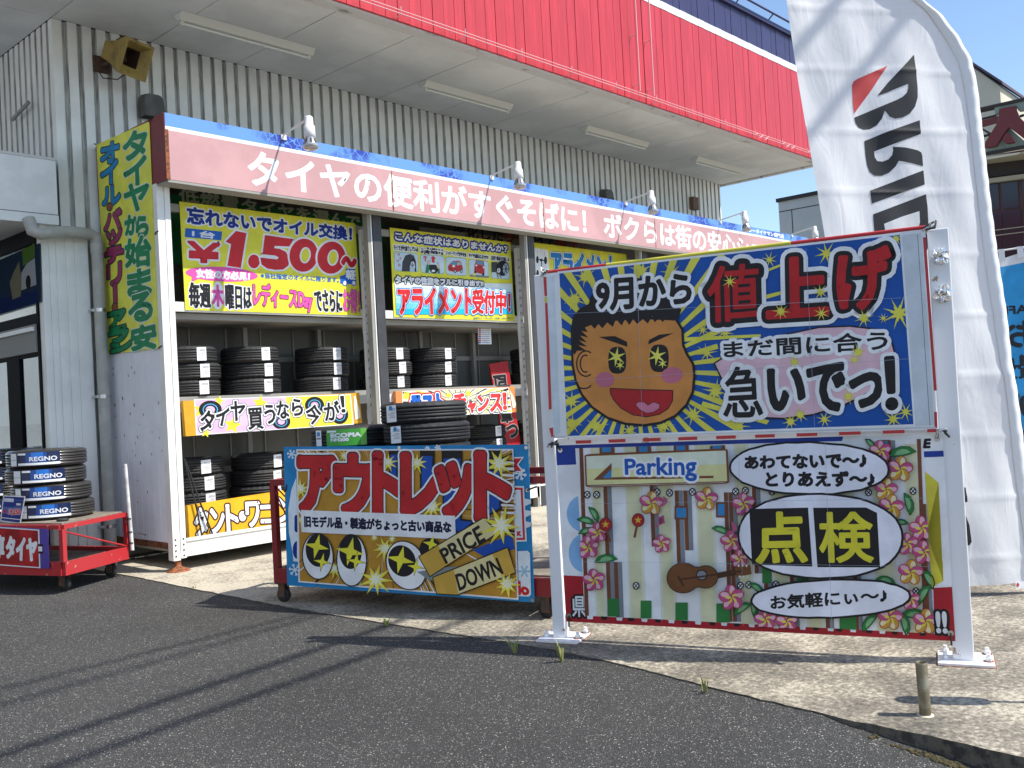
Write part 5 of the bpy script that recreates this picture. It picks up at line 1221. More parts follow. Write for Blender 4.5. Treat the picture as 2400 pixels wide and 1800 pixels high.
for x, w in ((205, 62), (380, 88), (545, 84), (745, 96), (950, 78), (1130, 92), (1300, 90), (1470, 96), (1660, 110), (1830, 78)):
    dx = .055*x*.4; a.poly([(x, 90), (x+w, 90), (x+w+34, 1070), (x+34, 1070)], CRM2); a.poly([(x+8, 90), (x+w-14, 90), (x+w+18, 1070), (x+44, 1070)], CRM)
for x, y0, y1 in ((150, 100, 990), (275, 300, 980), (330, 700, 1000), (515, 290, 620), (645, 330, 760), (690, 330, 640), (900, 340, 1010), (925, 340, 1010), (1045, 300, 760), (1100, 560, 1020), (1240, 700, 1040), (1420, 760, 1050), (1570, 760, 1060), (1700, 100, 420), (1745, 70, 200), (1900, 60, 1075), (1925, 400, 1075)):
    s_ = (y1-y0)*.035
    a.poly([(x, y0), (x+20, y0), (x+20+s_, y1), (x+s_, y1)], BRN)
    if x not in (150, 1900): a.poly([(x+20, y0), (x+42, y0), (x+42+s_, y1), (x+20+s_, y1)], GRY)
for x in (255, 445, 640, 828): a.poly([(x, 98), (x+78, 95), (x+80, 138), (x+2, 140)], BRN); a.poly([(x+14, 100), (x+60, 98), (x+62, 130), (x+16, 132)], BLW)
for x, y, w, h in ((655, 420, 50, 50), (870, 400, 34, 60), (1710, 75, 40, 40)): a.poly([(x-10, y-10), (x+w+10, y-10), (x+w+10, y+h+10), (x-10, y+h+10)], BRN); a.poly([(x, y), (x+w, y), (x+w, y+h), (x, y+h)], BLW)
for x, y, w, h in ((298, 890, 60, 92), (470, 900, 56, 92), (650, 910, 64, 92), (862, 915, 70, 98), (1100, 720, 46, 90), (1500, 975, 86, 90), (1180, 1000, 70, 60), (1280, 760, 60, 40)): a.poly([(x, y), (x+w, y), (x+w, y+h), (x, y+h)], GRN)
for x, y in ((193, 352), (242, 352), (555, 338), (620, 342), (738, 337), (962, 335), (1012, 330), (1650, 340), (1880, 333), (447, 823), (987, 822), (1030, 818), (1170, 815), (1895, 850), (1150, 335)):
    a.ell(x, y, 18, 20, BLACK()); a.ell(x, y, 12, 14, WHITE()); a.line([(x-9, y-10), (x+9, y+10)], .005, BLACK()); a.line([(x+9, y-10), (x-9, y+10)], .005, BLACK())
def leaf(x, y, R, rot, m=None):
    t = rad(rot); P_ = [(-1, 0), (-.6, -.42), (0, -.55), (.6, -.42), (1, 0), (.5, .1), (0, .12), (-.5, .1)]
    Q_ = [(x+R*(p*math.cos(t)-q*math.sin(t)), y+R*(p*math.sin(t)+q*math.cos(t))) for p, q in P_]
    a.line(Q_, .006, ink('leaf_dark', (.01, .06, .02)), True); a.poly(Q_, m or GRN); a.poly([(x+(px-x)*.6, y+(py-y)*.6-2) for px, py in Q_], GRNL)
for x, y, R, r in ((225, 455, 45, 60), (188, 492, 46, 15), (195, 545, 45, -10), (292, 692, 58, -8), (1070, 840, 46, 40), (1000, 945, 52, -35), (1050, 940, 46, 80), (1825, 140, 70, -10), (1660, 95, 40, 50), (1850, 400, 58, 75), (1815, 500, 40, 0), (1955, 790, 56, 60), (1890, 980, 70, 5), (1660, 1015, 58, -50), (1830, 1020, 60, 75), (1740, 800, 50, 15), (885, 540, 46, 20), (1940, 870, 60, -60)): leaf(x, y, R, r)
PK = ink('petal_pink', (.50, .075, .21)); PKL = ink('petal_pale', (.72, .42, .50)); PO = ink('petal_orange', (.56, .28, .04)); POL = ink('petal_cream', (.76, .66, .42)); PY = ink('petal_yellow', (.70, .60, .10)); PLN = ink('petal_line', (.28, .05, .06))
def flower(x, y, R, kind):
    for i in range(5):
        t = rad(-90+72*i+(6 if kind else -8)); c1 = (x+R*.52*math.cos(t), y+R*.52*math.sin(t))
        warm = kind and i not in (1, 4)
        a.ell(c1[0], c1[1], R*.52, R*.44, PLN, math.degrees(t)); a.ell(c1[0], c1[1], R*.47, R*.39, PO if warm else PK, math.degrees(t))
        a.ell(x+R*.58*math.cos(t+.22), y+R*.58*math.sin(t+.22), R*.34, R*.20, POL if warm else PKL, math.degrees(t)); a.ell(x+R*.28*math.cos(t-.1), y+R*.28*math.sin(t-.1), R*.24, R*.12, PY, math.degrees(t))
for x, y, R, k in ((1005, 400, 60, 0), (812, 372, 60, 1), (528, 395, 62, 1), (200, 622, 60, 0), (232, 792, 58, 0), (582, 604, 48, 0), (252, 545, 52, 0), (942, 590, 56, 0), (985, 680, 48, 0), (945, 880, 66, 0), (1712, 125, 58, 0), (1815, 217, 66, 1), (1742, 322, 60, 1), (1768, 412, 66, 1), (1925, 522, 66, 0), (1852, 602, 58, 0), (1938, 645, 62, 0), (1868, 748, 66, 1), (1868, 890, 50, 0), (1762, 980, 66, 1), (1945, 1000, 66, 1), (1122, 990, 58, 0), (1232, 1000, 58, 0)): flower(x, y, R, k)
a.clip = None
# direction board
pk = [(200, 150), (918, 120), (926, 278), (205, 298)]
a.line(a.rrect([(194, 142), (926, 112), (934, 288), (200, 308)], .05, WHITE()), .006, BRN, True); a.line(pk, .012, BRN, True); a.poly(pk, ink('board_cream', (.68, .66, .32))); a.poly([(202, 152), (918, 122), (920, 190), (203, 215)], ink('board_pale', (.68, .72, .58)))
a.poly([(238, 272), (332, 184), (330, 270)], BRN); a.poly([(285, 262), (330, 215), (330, 262)], BLW); a.poly([(330, 258), (855, 250), (855, 262), (330, 270)], BRN)
PB = ink('parking_blue', (.015, .10, .42))
a.text('Parking', [(400, 166), (764, 150), (768, 276), (404, 268)], PB, .0035, [(.016, WHITE())])
# maracas, guitar and notes
def disc(x, y, R): a.ell(x, y, R, R*1.08, BLACK()); a.ell(x, y, R-3, R*1.08-3, ink('maraca_red', (.36, .02, .02))); a.star(x, y, R*.62, R*.26, 5, ink('star_gold', (.65, .40, .05)))
for (x, y, dx) in ((300, 500, 22), (468, 478, -18)): a.line([(x, y), (x+dx, y+85)], .014, BRN); disc(x, y, 33)
GT = ink('guitar_brown', (.16, .065, .025)); GT2 = ink('guitar_dark', (.07, .03, .015))
a.line([(850, 768), (1010, 738)], .030, GT2); a.poly([(965, 718), (1045, 708), (1052, 755), (975, 770)], GT)
for x, y, rx, ry in ((700, 775, 82, 76), (815, 770, 62, 56), (755, 772, 70, 52)): a.ell(x, y, rx+4, ry+4, BLACK(), -6)
for x, y, rx, ry in ((700, 775, 82, 76), (815, 770, 62, 56), (755, 772, 70, 52)): a.ell(x, y, rx, ry, GT, -6)
a.ell(795, 760, 30, 28, BLACK()); a.ell(795, 760, 24, 22, GRY); a.line([(690, 782), (1000, 740)], .010, GT2); a.line([(675, 770), (700, 812)], .012, GT2)
for x in (985, 1005, 1025): a.ell(x, 712, 5, 6, CRM2); a.ell(x+5, 768, 5, 6, CRM2)
PN = ink('note_pink', (.42, .10, .20))
for c, x, y, w, h in (('♪', 602, 380, 44, 46), ('♫', 580, 484, 46, 54), ('♪', 955, 518, 50, 60), ('♪', 230, 590, 26, 44)): a.ch(c, x, y, w, h, -8, PN, .002)
# speech balloons
def balloon(cx_, cy_, rx, ry, rot, p=2.5):
    pts = []
    for i in range(44):
        t = 2*math.pi*i/44; c_, s_ = math.cos(t), math.sin(t); x = rx*abs(c_)**(2/p)*(1 if c_ > 0 else -1); y = ry*abs(s_)**(2/p)*(1 if s_ > 0 else -1); j = random.uniform(-2.5, 2.5); r = rad(rot)
        pts.append((cx_+x*math.cos(r)-(y+j)*math.sin(r), cy_+x*math.sin(r)+(y+j)*math.cos(r)))
    a.line(pts, .022, BLACK(), True); a.poly(pts, ink('balloon_white', (.76, .77, .86)))
balloon(1348, 212, 402, 128, 1.0, 2.1); balloon(1405, 560, 416, 210, 1.5, 2.2); balloon(1458, 880, 402, 92, -2.0, 2.1)
a.poly([(1040, 420), (1342, 413), (1364, 716), (1054, 706)], BLACK()); a.poly([(1368, 414), (1640, 412), (1696, 440), (1712, 720), (1390, 719)], BLACK())
TY = ink('kanji_yellow', (.66, .60, .04))
a.text('点', [(1082, 446), (1312, 437), (1334, 690), (1080, 694)], TY, .0085); a.text('検', [(1398, 442), (1664, 438), (1676, 690), (1408, 692)], TY, .006)
a.text('あわてないで～♪', [(1018, 152), (1640, 130), (1640, 206), (1020, 212)], BLACK(), .0045); a.text('とりあえず～♪', [(1128, 232), (1682, 228), (1682, 302), (1128, 304)], BLACK(), .0045); a.text('お気軽にぃ～♪', [(1150, 868), (1745, 822), (1748, 900), (1152, 936)], BLACK(), .0028)
for p, q in (((150, 395), (1945, 365)), ((165, 690), (1965, 715)), ((560, 110), (590, 1000)), ((985, 90), (1010, 1020)), ((1430, 80), (1465, 1040))): a.line([p, q], .0012, FL_, text=True)  # painted crease highlights on the lower banner too
lb_ = a.finish(None, 'lower_banner'); tag(lb_, 'white banner with flowers, a Parking board and speech balloons tied low on the sign posts', 'banner')
for q, e in (((52, 122), (-10, -40)), ((2005, 62), (4, -50)), ((98, 980), (2, 55)), ((2075, 1070), (4, 60))):
    u, v = a.uv(q); eyelet(a.P((u, v), .002), gn, lb_, .014); u2, v2 = a.uv((q[0]+e[0], q[1]+e[1])); tie([a.P((u, v), .01), a.P((u2, v2), .012)], lb_, .005)
for u, z in ((.045, 1.135), (2.075, 1.128), (2.07, 2.13)):
    for k in range(4): tie([gp(u+random.uniform(-.03, .03), .03, z+random.uniform(-.02, .02)), gp(u+random.uniform(-.03, .03), .07, z+random.uniform(-.02, .02)), gp(u+random.uniform(-.04, .04), .03, z+random.uniform(-.03, .03))], sg, .006, M_tie if k % 2 else M_steel, 'cable_tie')
for k in range(5): tie([gp(.03+random.uniform(-.02, .05), .02, 2.10+random.uniform(0, .03)), gp(.06+random.uniform(-.02, .05), .065, 2.11+random.uniform(0, .03)), gp(.04, .03, 2.10)], sg, .008, M_whitep, 'tie_knot')
# crumpled foil on the right post
M_foil = mat('foil', (.75, .75, .76), .22, metal=1)
random.seed(8)
for k, z in enumerate((1.985, 1.80)):
    c = gp(2.115, .015, z); bm = bmesh.new(); bmesh.ops.create_icosphere(bm, subdivisions=3, radius=.036)
    for v in bm.verts: v.co *= random.uniform(.72, 1.18)*(1+.25*math.sin(v.co.x*150)*math.sin(v.co.z*170)); v.co.z *= 1.15
    me = bpy.data.meshes.new('foil_wad'); bm.to_mesh(me); bm.free(); me.materials.append(M_foil); o = bpy.data.objects.new('foil_wad', me); COL.objects.link(o); o.location = tuple(c)
    tag(o, ['crumpled silver foil at the top of the right sign post', 'crumpled silver foil just below the upper wad on the right sign post'][k], 'foil', 'foil wads on the sign post')

# pipe stub set in the concrete
M_stub = mat('stub_metal', (.20, .165, .10), .45, metal=.6, col2=(.30, .27, .20), vscale=14)
pb = onZ((2169, 1676), 0); mb = MB(); mb.lathe([(.0235, 0), (.0235, .218), (.0215, .220), (.0195, .218), (.0195, .02)], (0, 0, 0), M_stub, seg=24, cap=False); mb.lathe([(.0195, .02), (.0, .02)], (0, 0, 0), M_dark, seg=24, cap=False)
mb.lathe([(.034, .0), (.030, .003), (.0235, .004)], (0, 0, 0), mat('mortar', (.6, .55, .45), .9), seg=20, cap=False)
o = mb.build('pipe_stub', loc=(0, 0, 0)); o.location = tuple(pb); o.rotation_euler = (rad(-.6), rad(-1.6), 0); tag(o, 'short open brown metal pipe standing in the concrete near the right sign post', 'pipe')

# ================================================================== FEATHER FLAG
FD = np.array((.76, -.65, 0)); FD /= np.linalg.norm(FD); FN = np.array((FD[1], -FD[0], 0)); FN = FN if FN @ -np.array((5., 1.2, 0)) > 0 else -FN
FO = onZ((2335, 1378), .05)
fa = Art(FO, FD, FN)
M_flag = bpy.data.materials.new('flag_cloth'); M_flag.use_nodes = True; fn = M_flag.node_tree; fb = fn.nodes['Principled BSDF']
fb.inputs['Base Color'].default_value = (.86, .87, .89, 1); fb.inputs['Roughness'].default_value = .7; fb.inputs['Sheen Weight'].default_value = .15
ftr = fn.nodes.new('ShaderNodeBsdfTranslucent'); ftr.inputs['Color'].default_value = (.75, .76, .78, 1); fmx = fn.nodes.new('ShaderNodeMixShader'); fmx.inputs[0].default_value = .30
fgeo = fn.nodes.new('ShaderNodeNewGeometry'); ftx = fn.nodes.new('ShaderNodeTexNoise'); ftx.inputs['Scale'].default_value = 5.5; ftx.inputs['Detail'].default_value = 6; ftx.inputs['Distortion'].default_value = 1.4
fmp = fn.nodes.new('ShaderNodeMapping'); fmp.inputs['Scale'].default_value = (1.6, 1.6, .55); fmp.inputs['Rotation'].default_value = (0, .3, 0)
fbm = fn.nodes.new('ShaderNodeBump'); fbm.inputs['Strength'].default_value = .26; fbm.inputs['Distance'].default_value = .02
fn.links.new(fgeo.outputs['Position'], fmp.inputs['Vector']); fn.links.new(fmp.outputs[0], ftx.inputs['Vector']); fn.links.new(ftx.outputs['Fac'], fbm.inputs['Height']); fn.links.new(fbm.outputs[0], fb.inputs['Normal']); fn.links.new(fbm.outputs[0], ftr.inputs['Normal'])
fout = fn.nodes['Material Output']; fn.links.new(fb.outputs[0], fmx.inputs[1]); fn.links.new(ftr.outputs[0], fmx.inputs[2]); fn.links.new(fmx.outputs[0], fout.inputs['Surface'])
def fdisp(u, v):
    return .45*(.022*math.sin(7.5*u+1.1*v+.6)+.016*math.sin(15*u-2.2*v+2)+.012*math.sin(5.5*v+6*u)+.006*math.sin(23*u+9*v)
            + .010*math.exp(-((v-1.32-.12*u)/.05)**2)+.014*(1-abs(((v*2.6+.1*u) % 1)-.5)*2)**14)
RIGHT = [(2163, 0), (2207, 35), (2247, 87), (2277, 141), (2291, 203), (2302, 298), (2319, 450), (2338, 596), (2359, 735), (2372, 857), (2381, 900), (2402, 1063), (2424, 1230), (2442, 1385)]
TOP = [(2100, -42), (2020, -74), (1930, -96), (1850, -108)]
def interp_edge(pts, v):
    for (u0, v0), (u1, v1) in zip(pts[:-1], pts[1:]):
        if min(v0, v1) <= v <= max(v0, v1): t = (v-v0)/(v1-v0) if v1 != v0 else 0; return u0+(u1-u0)*t
    return pts[0][0] if v > pts[0][1] else pts[-1][0]
Ruv = sorted([tuple(fa.uv(q)) for q in TOP[::-1]+RIGHT], key=lambda p: -p[1])
Luv = [tuple(fa.uv(q)) for q in ((1822, -108), (1839, 0), (1903, 385), (1930, 550), (2064, 1372))]
vb = fa.uv((2277, 1374))[1]; vt = max(p[1] for p in Ruv)
NX, NV = 70, 190
V = []; F = []
for j in range(NV+1):
    v = vb+(vt-vb)*j/NV; ul, ur = interp_edge(Luv, v), interp_edge(Ruv, v)
    for i in range(NX+1):
        u = ul+(ur-ul)*i/NX; e = min(1, (ur-u)/.10)
        V.append(fa.P((u, v), fdisp(u, v)*min(1, e+.15)+(.02*math.sqrt(max(0, 1-((ur-.035-u)/.035)**2)) if ur-u < .07 else 0)+(.0025*math.sin(v*47)*(1-e) if e < 1 else 0)))
for j in range(NV):
    for i in range(NX): k = j*(NX+1)+i; F.append((k, k+1, k+NX+2, k+NX+1))
flg = thing('feather_flag', 'tall white feather flag with black rotated letters and a red corner behind the sign', 'flag', tuple(FO*np.array((1, 1, 0))))
mb = MB(); mb.add(V, F, M_flag, True); cl = mb.build('cloth', flg, fixn=False)
V2_ = []; F2_ = []
M_slv = mat('flag_sleeve', (.74, .75, .77), .75, bump=.3, bscale=14)
for j in range(NV+1):
    v = vb+(vt-vb)*j/NV; ur = interp_edge(Ruv, v); ul = interp_edge(Luv, v); w_ = min(.085, max(.0, ur-ul))
    for i in range(7):
        u = ur-w_+w_*i/6-.001; V2_.append(fa.P((u, v), fdisp(u, v)*min(1, min(1, (ur-u)/.10)+.15)+.006+.024*math.sin(math.pi*min(1, i/6))+.0025*math.sin(v*47)*(i/6)))
for j in range(NV):
    for i in range(6): k = j*7+i; F2_.append((k, k+1, k+8, k+7))
mb = MB(); mb.add(V2_, F2_, M_slv, True); mb.build('pole_sleeve', flg, fixn=False)
mb = MB(); pole = [fa.P((interp_edge(Ruv, v)-.03, v), .0) for v in np.linspace(0.02, vt-.02, 40)]
mb.tube([np.array((pole[0][0], pole[0][1], .02))]+pole[1:], .011, mat('flag_pole', (.55, .55, .55), .4), 8); mb.build('pole', flg)
pb0 = pole[0]; mb = MB(); mb.lathe([(.0, 0), (.022, 0), (.022, .22), (.0, .22)], (pb0[0], pb0[1], 0), mat('flag_base', (.12, .12, .13), .6), seg=16, cap=False); mb.build('ground_socket', flg)
# letters conforming to the cloth
F4 = lambda pts: [(1800+x/3.6867, y/3.6867) for x, y in pts]
F8 = lambda pts: [(1800+x/3.6867, 450+y/3.6867) for x, y in pts]
M_fbk = mat('flag_black', (.014, .014, .017), .6); M_frd = mat('flag_red', (.55, .05, .05), .6)
letters = [(M_frd, F4([(1030, 570), (880, 800), (750, 980), (740, 900), (728, 735), (740, 705), (775, 680)])),
 (M_fbk, F4([(1252, 478), (1265, 600), (1278, 760), (1278, 850), (1255, 930), (1210, 990), (1150, 1022), (1090, 1030), (1045, 1010), (1008, 955), (985, 1025), (945, 1080), (890, 1110), (835, 1116), (790, 1095), (765, 1060), (752, 1012), (900, 950), (1100, 870), (1150, 845), (1185, 810), (1197, 770), (1195, 733), (1100, 770), (1030, 800), (945, 828), (1030, 720), (1130, 610)])),
 (M_fbk, F4([(845, 1212), (1000, 1150), (1298, 1046), (1308, 1164), (1130, 1228), (930, 1302), (935, 1350), (955, 1385), (1000, 1392), (1045, 1375), (1072, 1340), (1078, 1300), (1075, 1270), (1180, 1280), (1285, 1302), (1318, 1320), (1328, 1350), (1336, 1438), (1230, 1412), (1125, 1392), (1100, 1440), (1050, 1490), (990, 1515), (930, 1512), (890, 1480), (868, 1420), (855, 1330)])),
 (M_fbk, F8([(890, -15), (1340, -186), (1353, -65), (905, 97)])),
 (M_fbk, F8([(915, 190), (1140, 105), (1363, 20), (1378, 120), (1390, 330), (1385, 480), (1340, 600), (1240, 690), (1130, 720), (1020, 690), (960, 600), (930, 420)])),
 (M_fbk, [(2250, 1140), (2263, 1143), (2267, 1176), (2250, 1180)]), (M_fbk, [(2245, 1200), (2262, 1204), (2272, 1230), (2278, 1270), (2274, 1278), (2266, 1279), (2245, 1250)])]
mb = MB()
def on_cloth(pts, m, off=.0022):
    bm = bmesh.new(); vs = [bm.verts.new((*fa.uv(p), 0)) for p in pts]; bm.faces.new(vs); bmesh.ops.triangulate(bm, faces=bm.faces[:])
    for _ in range(4):
        ed = [e for e in bm.edges if e.calc_length() > .018]
        if ed: bmesh.ops.subdivide_edges(bm, edges=ed, cuts=1); bmesh.ops.triangulate(bm, faces=bm.faces[:])
    bm.verts.index_update(); mb.add([fa.P((v.co.x, v.co.y), fdisp(v.co.x, v.co.y)+off) for v in bm.verts], [tuple(v.index for v in f.verts) for f in bm.faces], m, True); bm.free()
for k_, (m_, pts) in enumerate(letters):
    mb = MB(); on_cloth(pts, m_)
    if k_ != 4: mb.build('letter' if k_ else 'red_corner', cl, fixn=False)
    else: dmb = mb
mb = dmb
on_cloth(F8([(1003, 275), (1160, 212), (1308, 165), (1315, 260), (1300, 320), (1240, 420), (1150, 470), (1060, 460), (1020, 400)]), M_flag, .0036)
mb.build('letter', cl, fixn=False)
mb = MB(); pu = fa.uv((2385, 1368)); q0_ = fa.uv((2377, 1362)); mb.prism([fa.P(fa.uv(q), fdisp(*fa.uv(q))+.006) for q in ((2376, 1361), (2400, 1362), (2400, 1378), (2377, 1378))], -FN*.001, WHITE()); mb.prism([fa.P(fa.uv(q), fdisp(*fa.uv(q))+.008) for q in ((2381, 1364), (2386, 1368), (2384, 1374), (2380, 1374), (2378, 1369))], -FN*.001, M_frd); mb.build('care_tag', cl)

# ================================================================== BLUE FLAG AT THE RIGHT EDGE
BD = np.array((.45, -.89, 0)); BD /= np.linalg.norm(BD); BN = np.array((BD[1], -BD[0], 0))
BO_ = onZ((2400, 1250), 0.0)
ba = Art(BO_, BD, BN); V6 = fr((2200, 400), 4.15)
bfl = thing('banner_flag', 'bright blue banner flag with mirrored black letters at the right photo edge', 'flag', tuple(BO_))
M_bfl = mat('flag_blue', (.03, .33, .68), .7, var=.08, vscale=6); M_bwh = mat('flag_white', (.78, .79, .80), .7)
ba.view = V6
mb = MB()
def bq(x, y): u, v = ba.uv((x, y)); return (u, v)
uL, vT = bq(560, 880); 
Vv = []; n1, n2 = 16, 60; Wd = .46; Hd = 1.75
def bdisp(u, v): return .018*math.sin(9*u+2*v)+.010*math.sin(21*u-4*v)
for j in range(n2+1):
    for i in range(n1+1):
        u = uL+Wd*i/n1; v = vT+.06*i/n1-.0*j-Hd*j/n2+(.03*math.sin(3*i/n1) if j == 0 else 0); Vv.append(ba.P((u, v), bdisp(u, v)))
mb.add(Vv, [(j*(n1+1)+i, j*(n1+1)+i+1, (j+1)*(n1+1)+i+1, (j+1)*(n1+1)+i) for j in range(n2) for i in range(n1) if j > 1], M_bfl, True)
mb.add(Vv, [(j*(n1+1)+i, j*(n1+1)+i+1, (j+1)*(n1+1)+i+1, (j+1)*(n1+1)+i) for j in range(2) for i in range(n1)], M_bwh, True)
for k in (.02, .17, .32): mb.prism([ba.P((uL+k, vT-.01+.06*k/Wd), .0), ba.P((uL+k+.05, vT-.01+.06*k/Wd), 0), ba.P((uL+k+.05, vT+.10+.03*k/Wd), 0), ba.P((uL+k, vT+.10+.03*k/Wd), 0)], BN*.003, M_bwh)
bc = mb.build('cloth', bfl, fixn=False)
mb = MB(); mb.tube([ba.P((uL-.12, vT+.075), -.005), ba.P((uL+.62, vT+.135), -.005)], .007, M_bwh, 6); mb.tube([ba.P((uL+.56, vT+.16), -.005), ba.P((uL+.56, -BO_[2]), -.005)], .012, M_bwh, 8); mb.build('pole', bfl)
mb = MB()
def btxt(t, u0, u1, v0, v1, bold):
    V_, F_, E_ = glyphs(t); lo, hi = V_.min(0), V_.max(0); W_2 = (V_-lo)/(hi-lo)
    P2 = np.array([(u1+(u0-u1)*w[0], v0+(v1-v0)*w[1]) for w in W_2])
    mb.add([ba.P(p, bdisp(*p)+.0025) for p in P2], F_, M_fbk)
    for i_, j_ in E_:
        p, q = P2[i_], P2[j_]; d = q-p; l = np.linalg.norm(d)
        if l < 1e-6: continue
        nn = np.array((-d[1], d[0]))/l*bold; mb.add([ba.P(w, bdisp(*w)+.0026+random.random()*.0002) for w in (p+nn, q+nn, q-nn, p-nn)], [(0, 1, 2, 3)], M_fbk)
btxt('BE SAFE', uL+.02, uL+.44, vT-.47, vT-.40, .004)
for i, c in enumerate('お出かけ'):
    btxt(c, uL+.05, uL+.26, vT-.76-.30*i, vT-.54-.30*i, .010)
mb.build('lettering', bc, fixn=False)

# ================================================================== BUILDINGS BEYOND
M_gb = mat('far_grey_wall', (.56, .55, .51), .85, var=.05, vscale=.5); M_cream = mat('far_cream_wall', (.62, .58, .46), .85, var=.08, vscale=.7); M_fdk = mat('far_dark', (.03, .026, .024), .7); M_fbr = mat('far_brown', (.075, .030, .026), .6, var=.2, vscale=2)
M_fgreen = mat('far_green_paint', (.22, .30, .26), .6, var=.1, vscale=2); M_fmaroon = mat('far_maroon', (.14, .018, .02), .5); M_beam = mat('far_beam', (.36, .34, .25), .7); M_fgl = mat('far_window', (.02, .025, .035), .15)
XG = 46.0
p = [onX(q, XG) for q in ((1824, 474), (1990, 440))]
fbld = thing('grey_building', 'plain grey flat roofed building between the canopy end and the white flag', 'building', (XG, float(p[0][1]), 0))
mb = MB(); z1 = float(p[0][2]); mb.box((XG, -2, 0), (XG+14, float(p[0][1]), z1), M_gb); mb.build('wall', fbld)
mb = MB(); mb.box((XG-.1, -2.1, z1), (XG+14.1, float(p[0][1])+.08, z1+.18), M_fdk); mb.build('roof_edge', fbld)
mb = MB()
zj = float(onX((1826, 498), XG)[2]); mb.box((XG-.012, -2, zj), (XG, float(p[0][1])-.01, zj+.04), M_dark); yj = float(onX((1858, 520), XG)[1]); mb.box((XG-.012, yj, 0), (XG-.001, yj+.04, zj-.001), M_dark); mb.build('panel_joint', fbld)
XT = 34.0
V7 = lambda x, y: (2260+x/4.743, 100+y/4.743)
P = lambda x, y, X: onX(V7(x, y), X)
twr = thing('cream_tower', 'tall cream rendered block with a dark sloping coping behind the white flag', 'building', (XT+1, float(P(395, 700, XT)[1]), 0))
a1, a2 = P(395, 482, XT), P(60, 250, XT)
mb = MB(); a0 = P(-500, -140, XT); mb.prism([a1, a0, np.array((XT, a0[1], 0)), np.array((XT, a1[1], 0))], (9, 0, 0), M_cream); mb.build('wall', twr)
mb = MB(); up_ = np.array((0, 0, .10)); mb.prism([a1+up_*.02+np.array((-.15, -.12, 0)), a0+up_*.02+np.array((-.15, 0, 0)), a0+up_+np.array((-.15, 0, 0)), a1+up_+np.array((-.15, -.12, 0))], (9.3, 0, 0), mat('coping', (.10, .06, .08), .6)); mb.build('coping', twr)
XRs = 27.0
rs = thing('restaurant', 'dark brown and green restaurant facade with a maroon roof emblem at the right edge', 'restaurant', (XRs, float(P(400, 1500, XRs)[1]), 0))
def fac(pts, m, X=XRs, th=.15, name=None, mbx=None):
    (mbx or mb).prism([P(x, y, X) for x, y in pts], (th, 0, 0), m)
mb = MB(); fac([(-60, 1310), (1100, 1115), (1100, 4200), (-60, 4300)], M_fbr, XRs, 6.0); mb.build('wall', rs)
mb = MB(); fac([(-60, 1285), (620, 1218), (1100, 1125), (1100, 1160), (600, 1240), (-60, 1322)], M_beam, XRs-.9, 1.0); fac([(250, 1272), (626, 1216), (600, 1240), (250, 1300)], M_cream, XRs-.95, .04); mb.build('eave', rs)
mb = MB(); fac([(-60, 1350), (1100, 1160), (1100, 1390), (-60, 1540)], M_fdk, XRs-.06, .05); fac([(-60, 1555), (1100, 1400), (1100, 1450), (-60, 1600)], M_beam, XRs-.2, .19); mb.build('beam', rs)
for x0, x1 in ((255, 375), (410, 590), (640, 800)):
    mb = MB(); fac([(x0, 1600-x0*.14+15), (x1, 1600-x1*.14+10), (x1+20, 1900-x1*.12), (x0+20, 1905-x0*.12)], M_fgl, XRs-.03, .02); mb.build('window', rs)
    mb = MB(); fac([(x0+25, 1925-x0*.12), (x1+40, 1922-x1*.12), (x1+60, 2440), (x0+45, 2470)], M_fgl, XRs-.03, .02); mb.build('window', rs)
mb = MB()
for y in (2090, 2150, 2330): fac([(260, y), (900, y-80), (900, y-72), (260, y+10)], M_beam, XRs-.05, .015)
fac([(250, 2450), (1000, 2330), (1000, 2370), (250, 2490)], M_beam, XRs-.10, .06); mb.build('window_rail', rs)
XE = XRs-1.0
mb = MB(); fac([(-40, 770), (660, 610), (900, 555), (900, 590), (660, 645), (-40, 795)], M_fdk, XE, .3); fac([(335, 720), (660, 648), (900, 600), (900, 700), (660, 745), (600, 755), (570, 700), (390, 735), (385, 770), (340, 800)], M_fgreen, XE+.05, .2)
mb.build('ridge_board', rs)
for pts_, m_, nm_ in (([(100, 860), (340, 800), (345, 812), (100, 875)], M_fdk, 'rail'), ([(100, 890), (380, 815), (370, 885), (100, 960)], M_fmaroon, 'rail'), ([(240, 1215), (700, 1130), (700, 1170), (240, 1250)], M_fdk, 'roof_edge')):
    mb = MB(); fac(pts_, m_, XE+.08, .1); mb.build(nm_, rs)
mb = MB(); fac([(240, 1170), (350, 1150), (490, 935), (660, 1085), (900, 1050), (900, 1120), (660, 1140), (240, 1215)], M_fgreen, XE+.12, .06); mb.build('emblem_back', rs)
mb = MB(); fac([(390, 735), (570, 698), (572, 745), (610, 830), (664, 880), (800, 1040), (720, 1110), (490, 938), (350, 1150), (228, 1170), (230, 1110), (380, 870)], M_fmaroon, XE-.05, .12); fac([(455, 1010), (490, 1000), (560, 1105), (465, 1122), (415, 1080)], M_fmaroon, XE-.05, .12); mb.build('emblem', rs)
for p_, q_ in (((205, 960), (290, 1010)), ((215, 1040), (300, 1020)), ((620, 740), (664, 735)), ((620, 820), (664, 805))): tie([P(*p_, XE+.2), P(*q_, XE+.2)], rs, .035, M_fdk, 'brace')

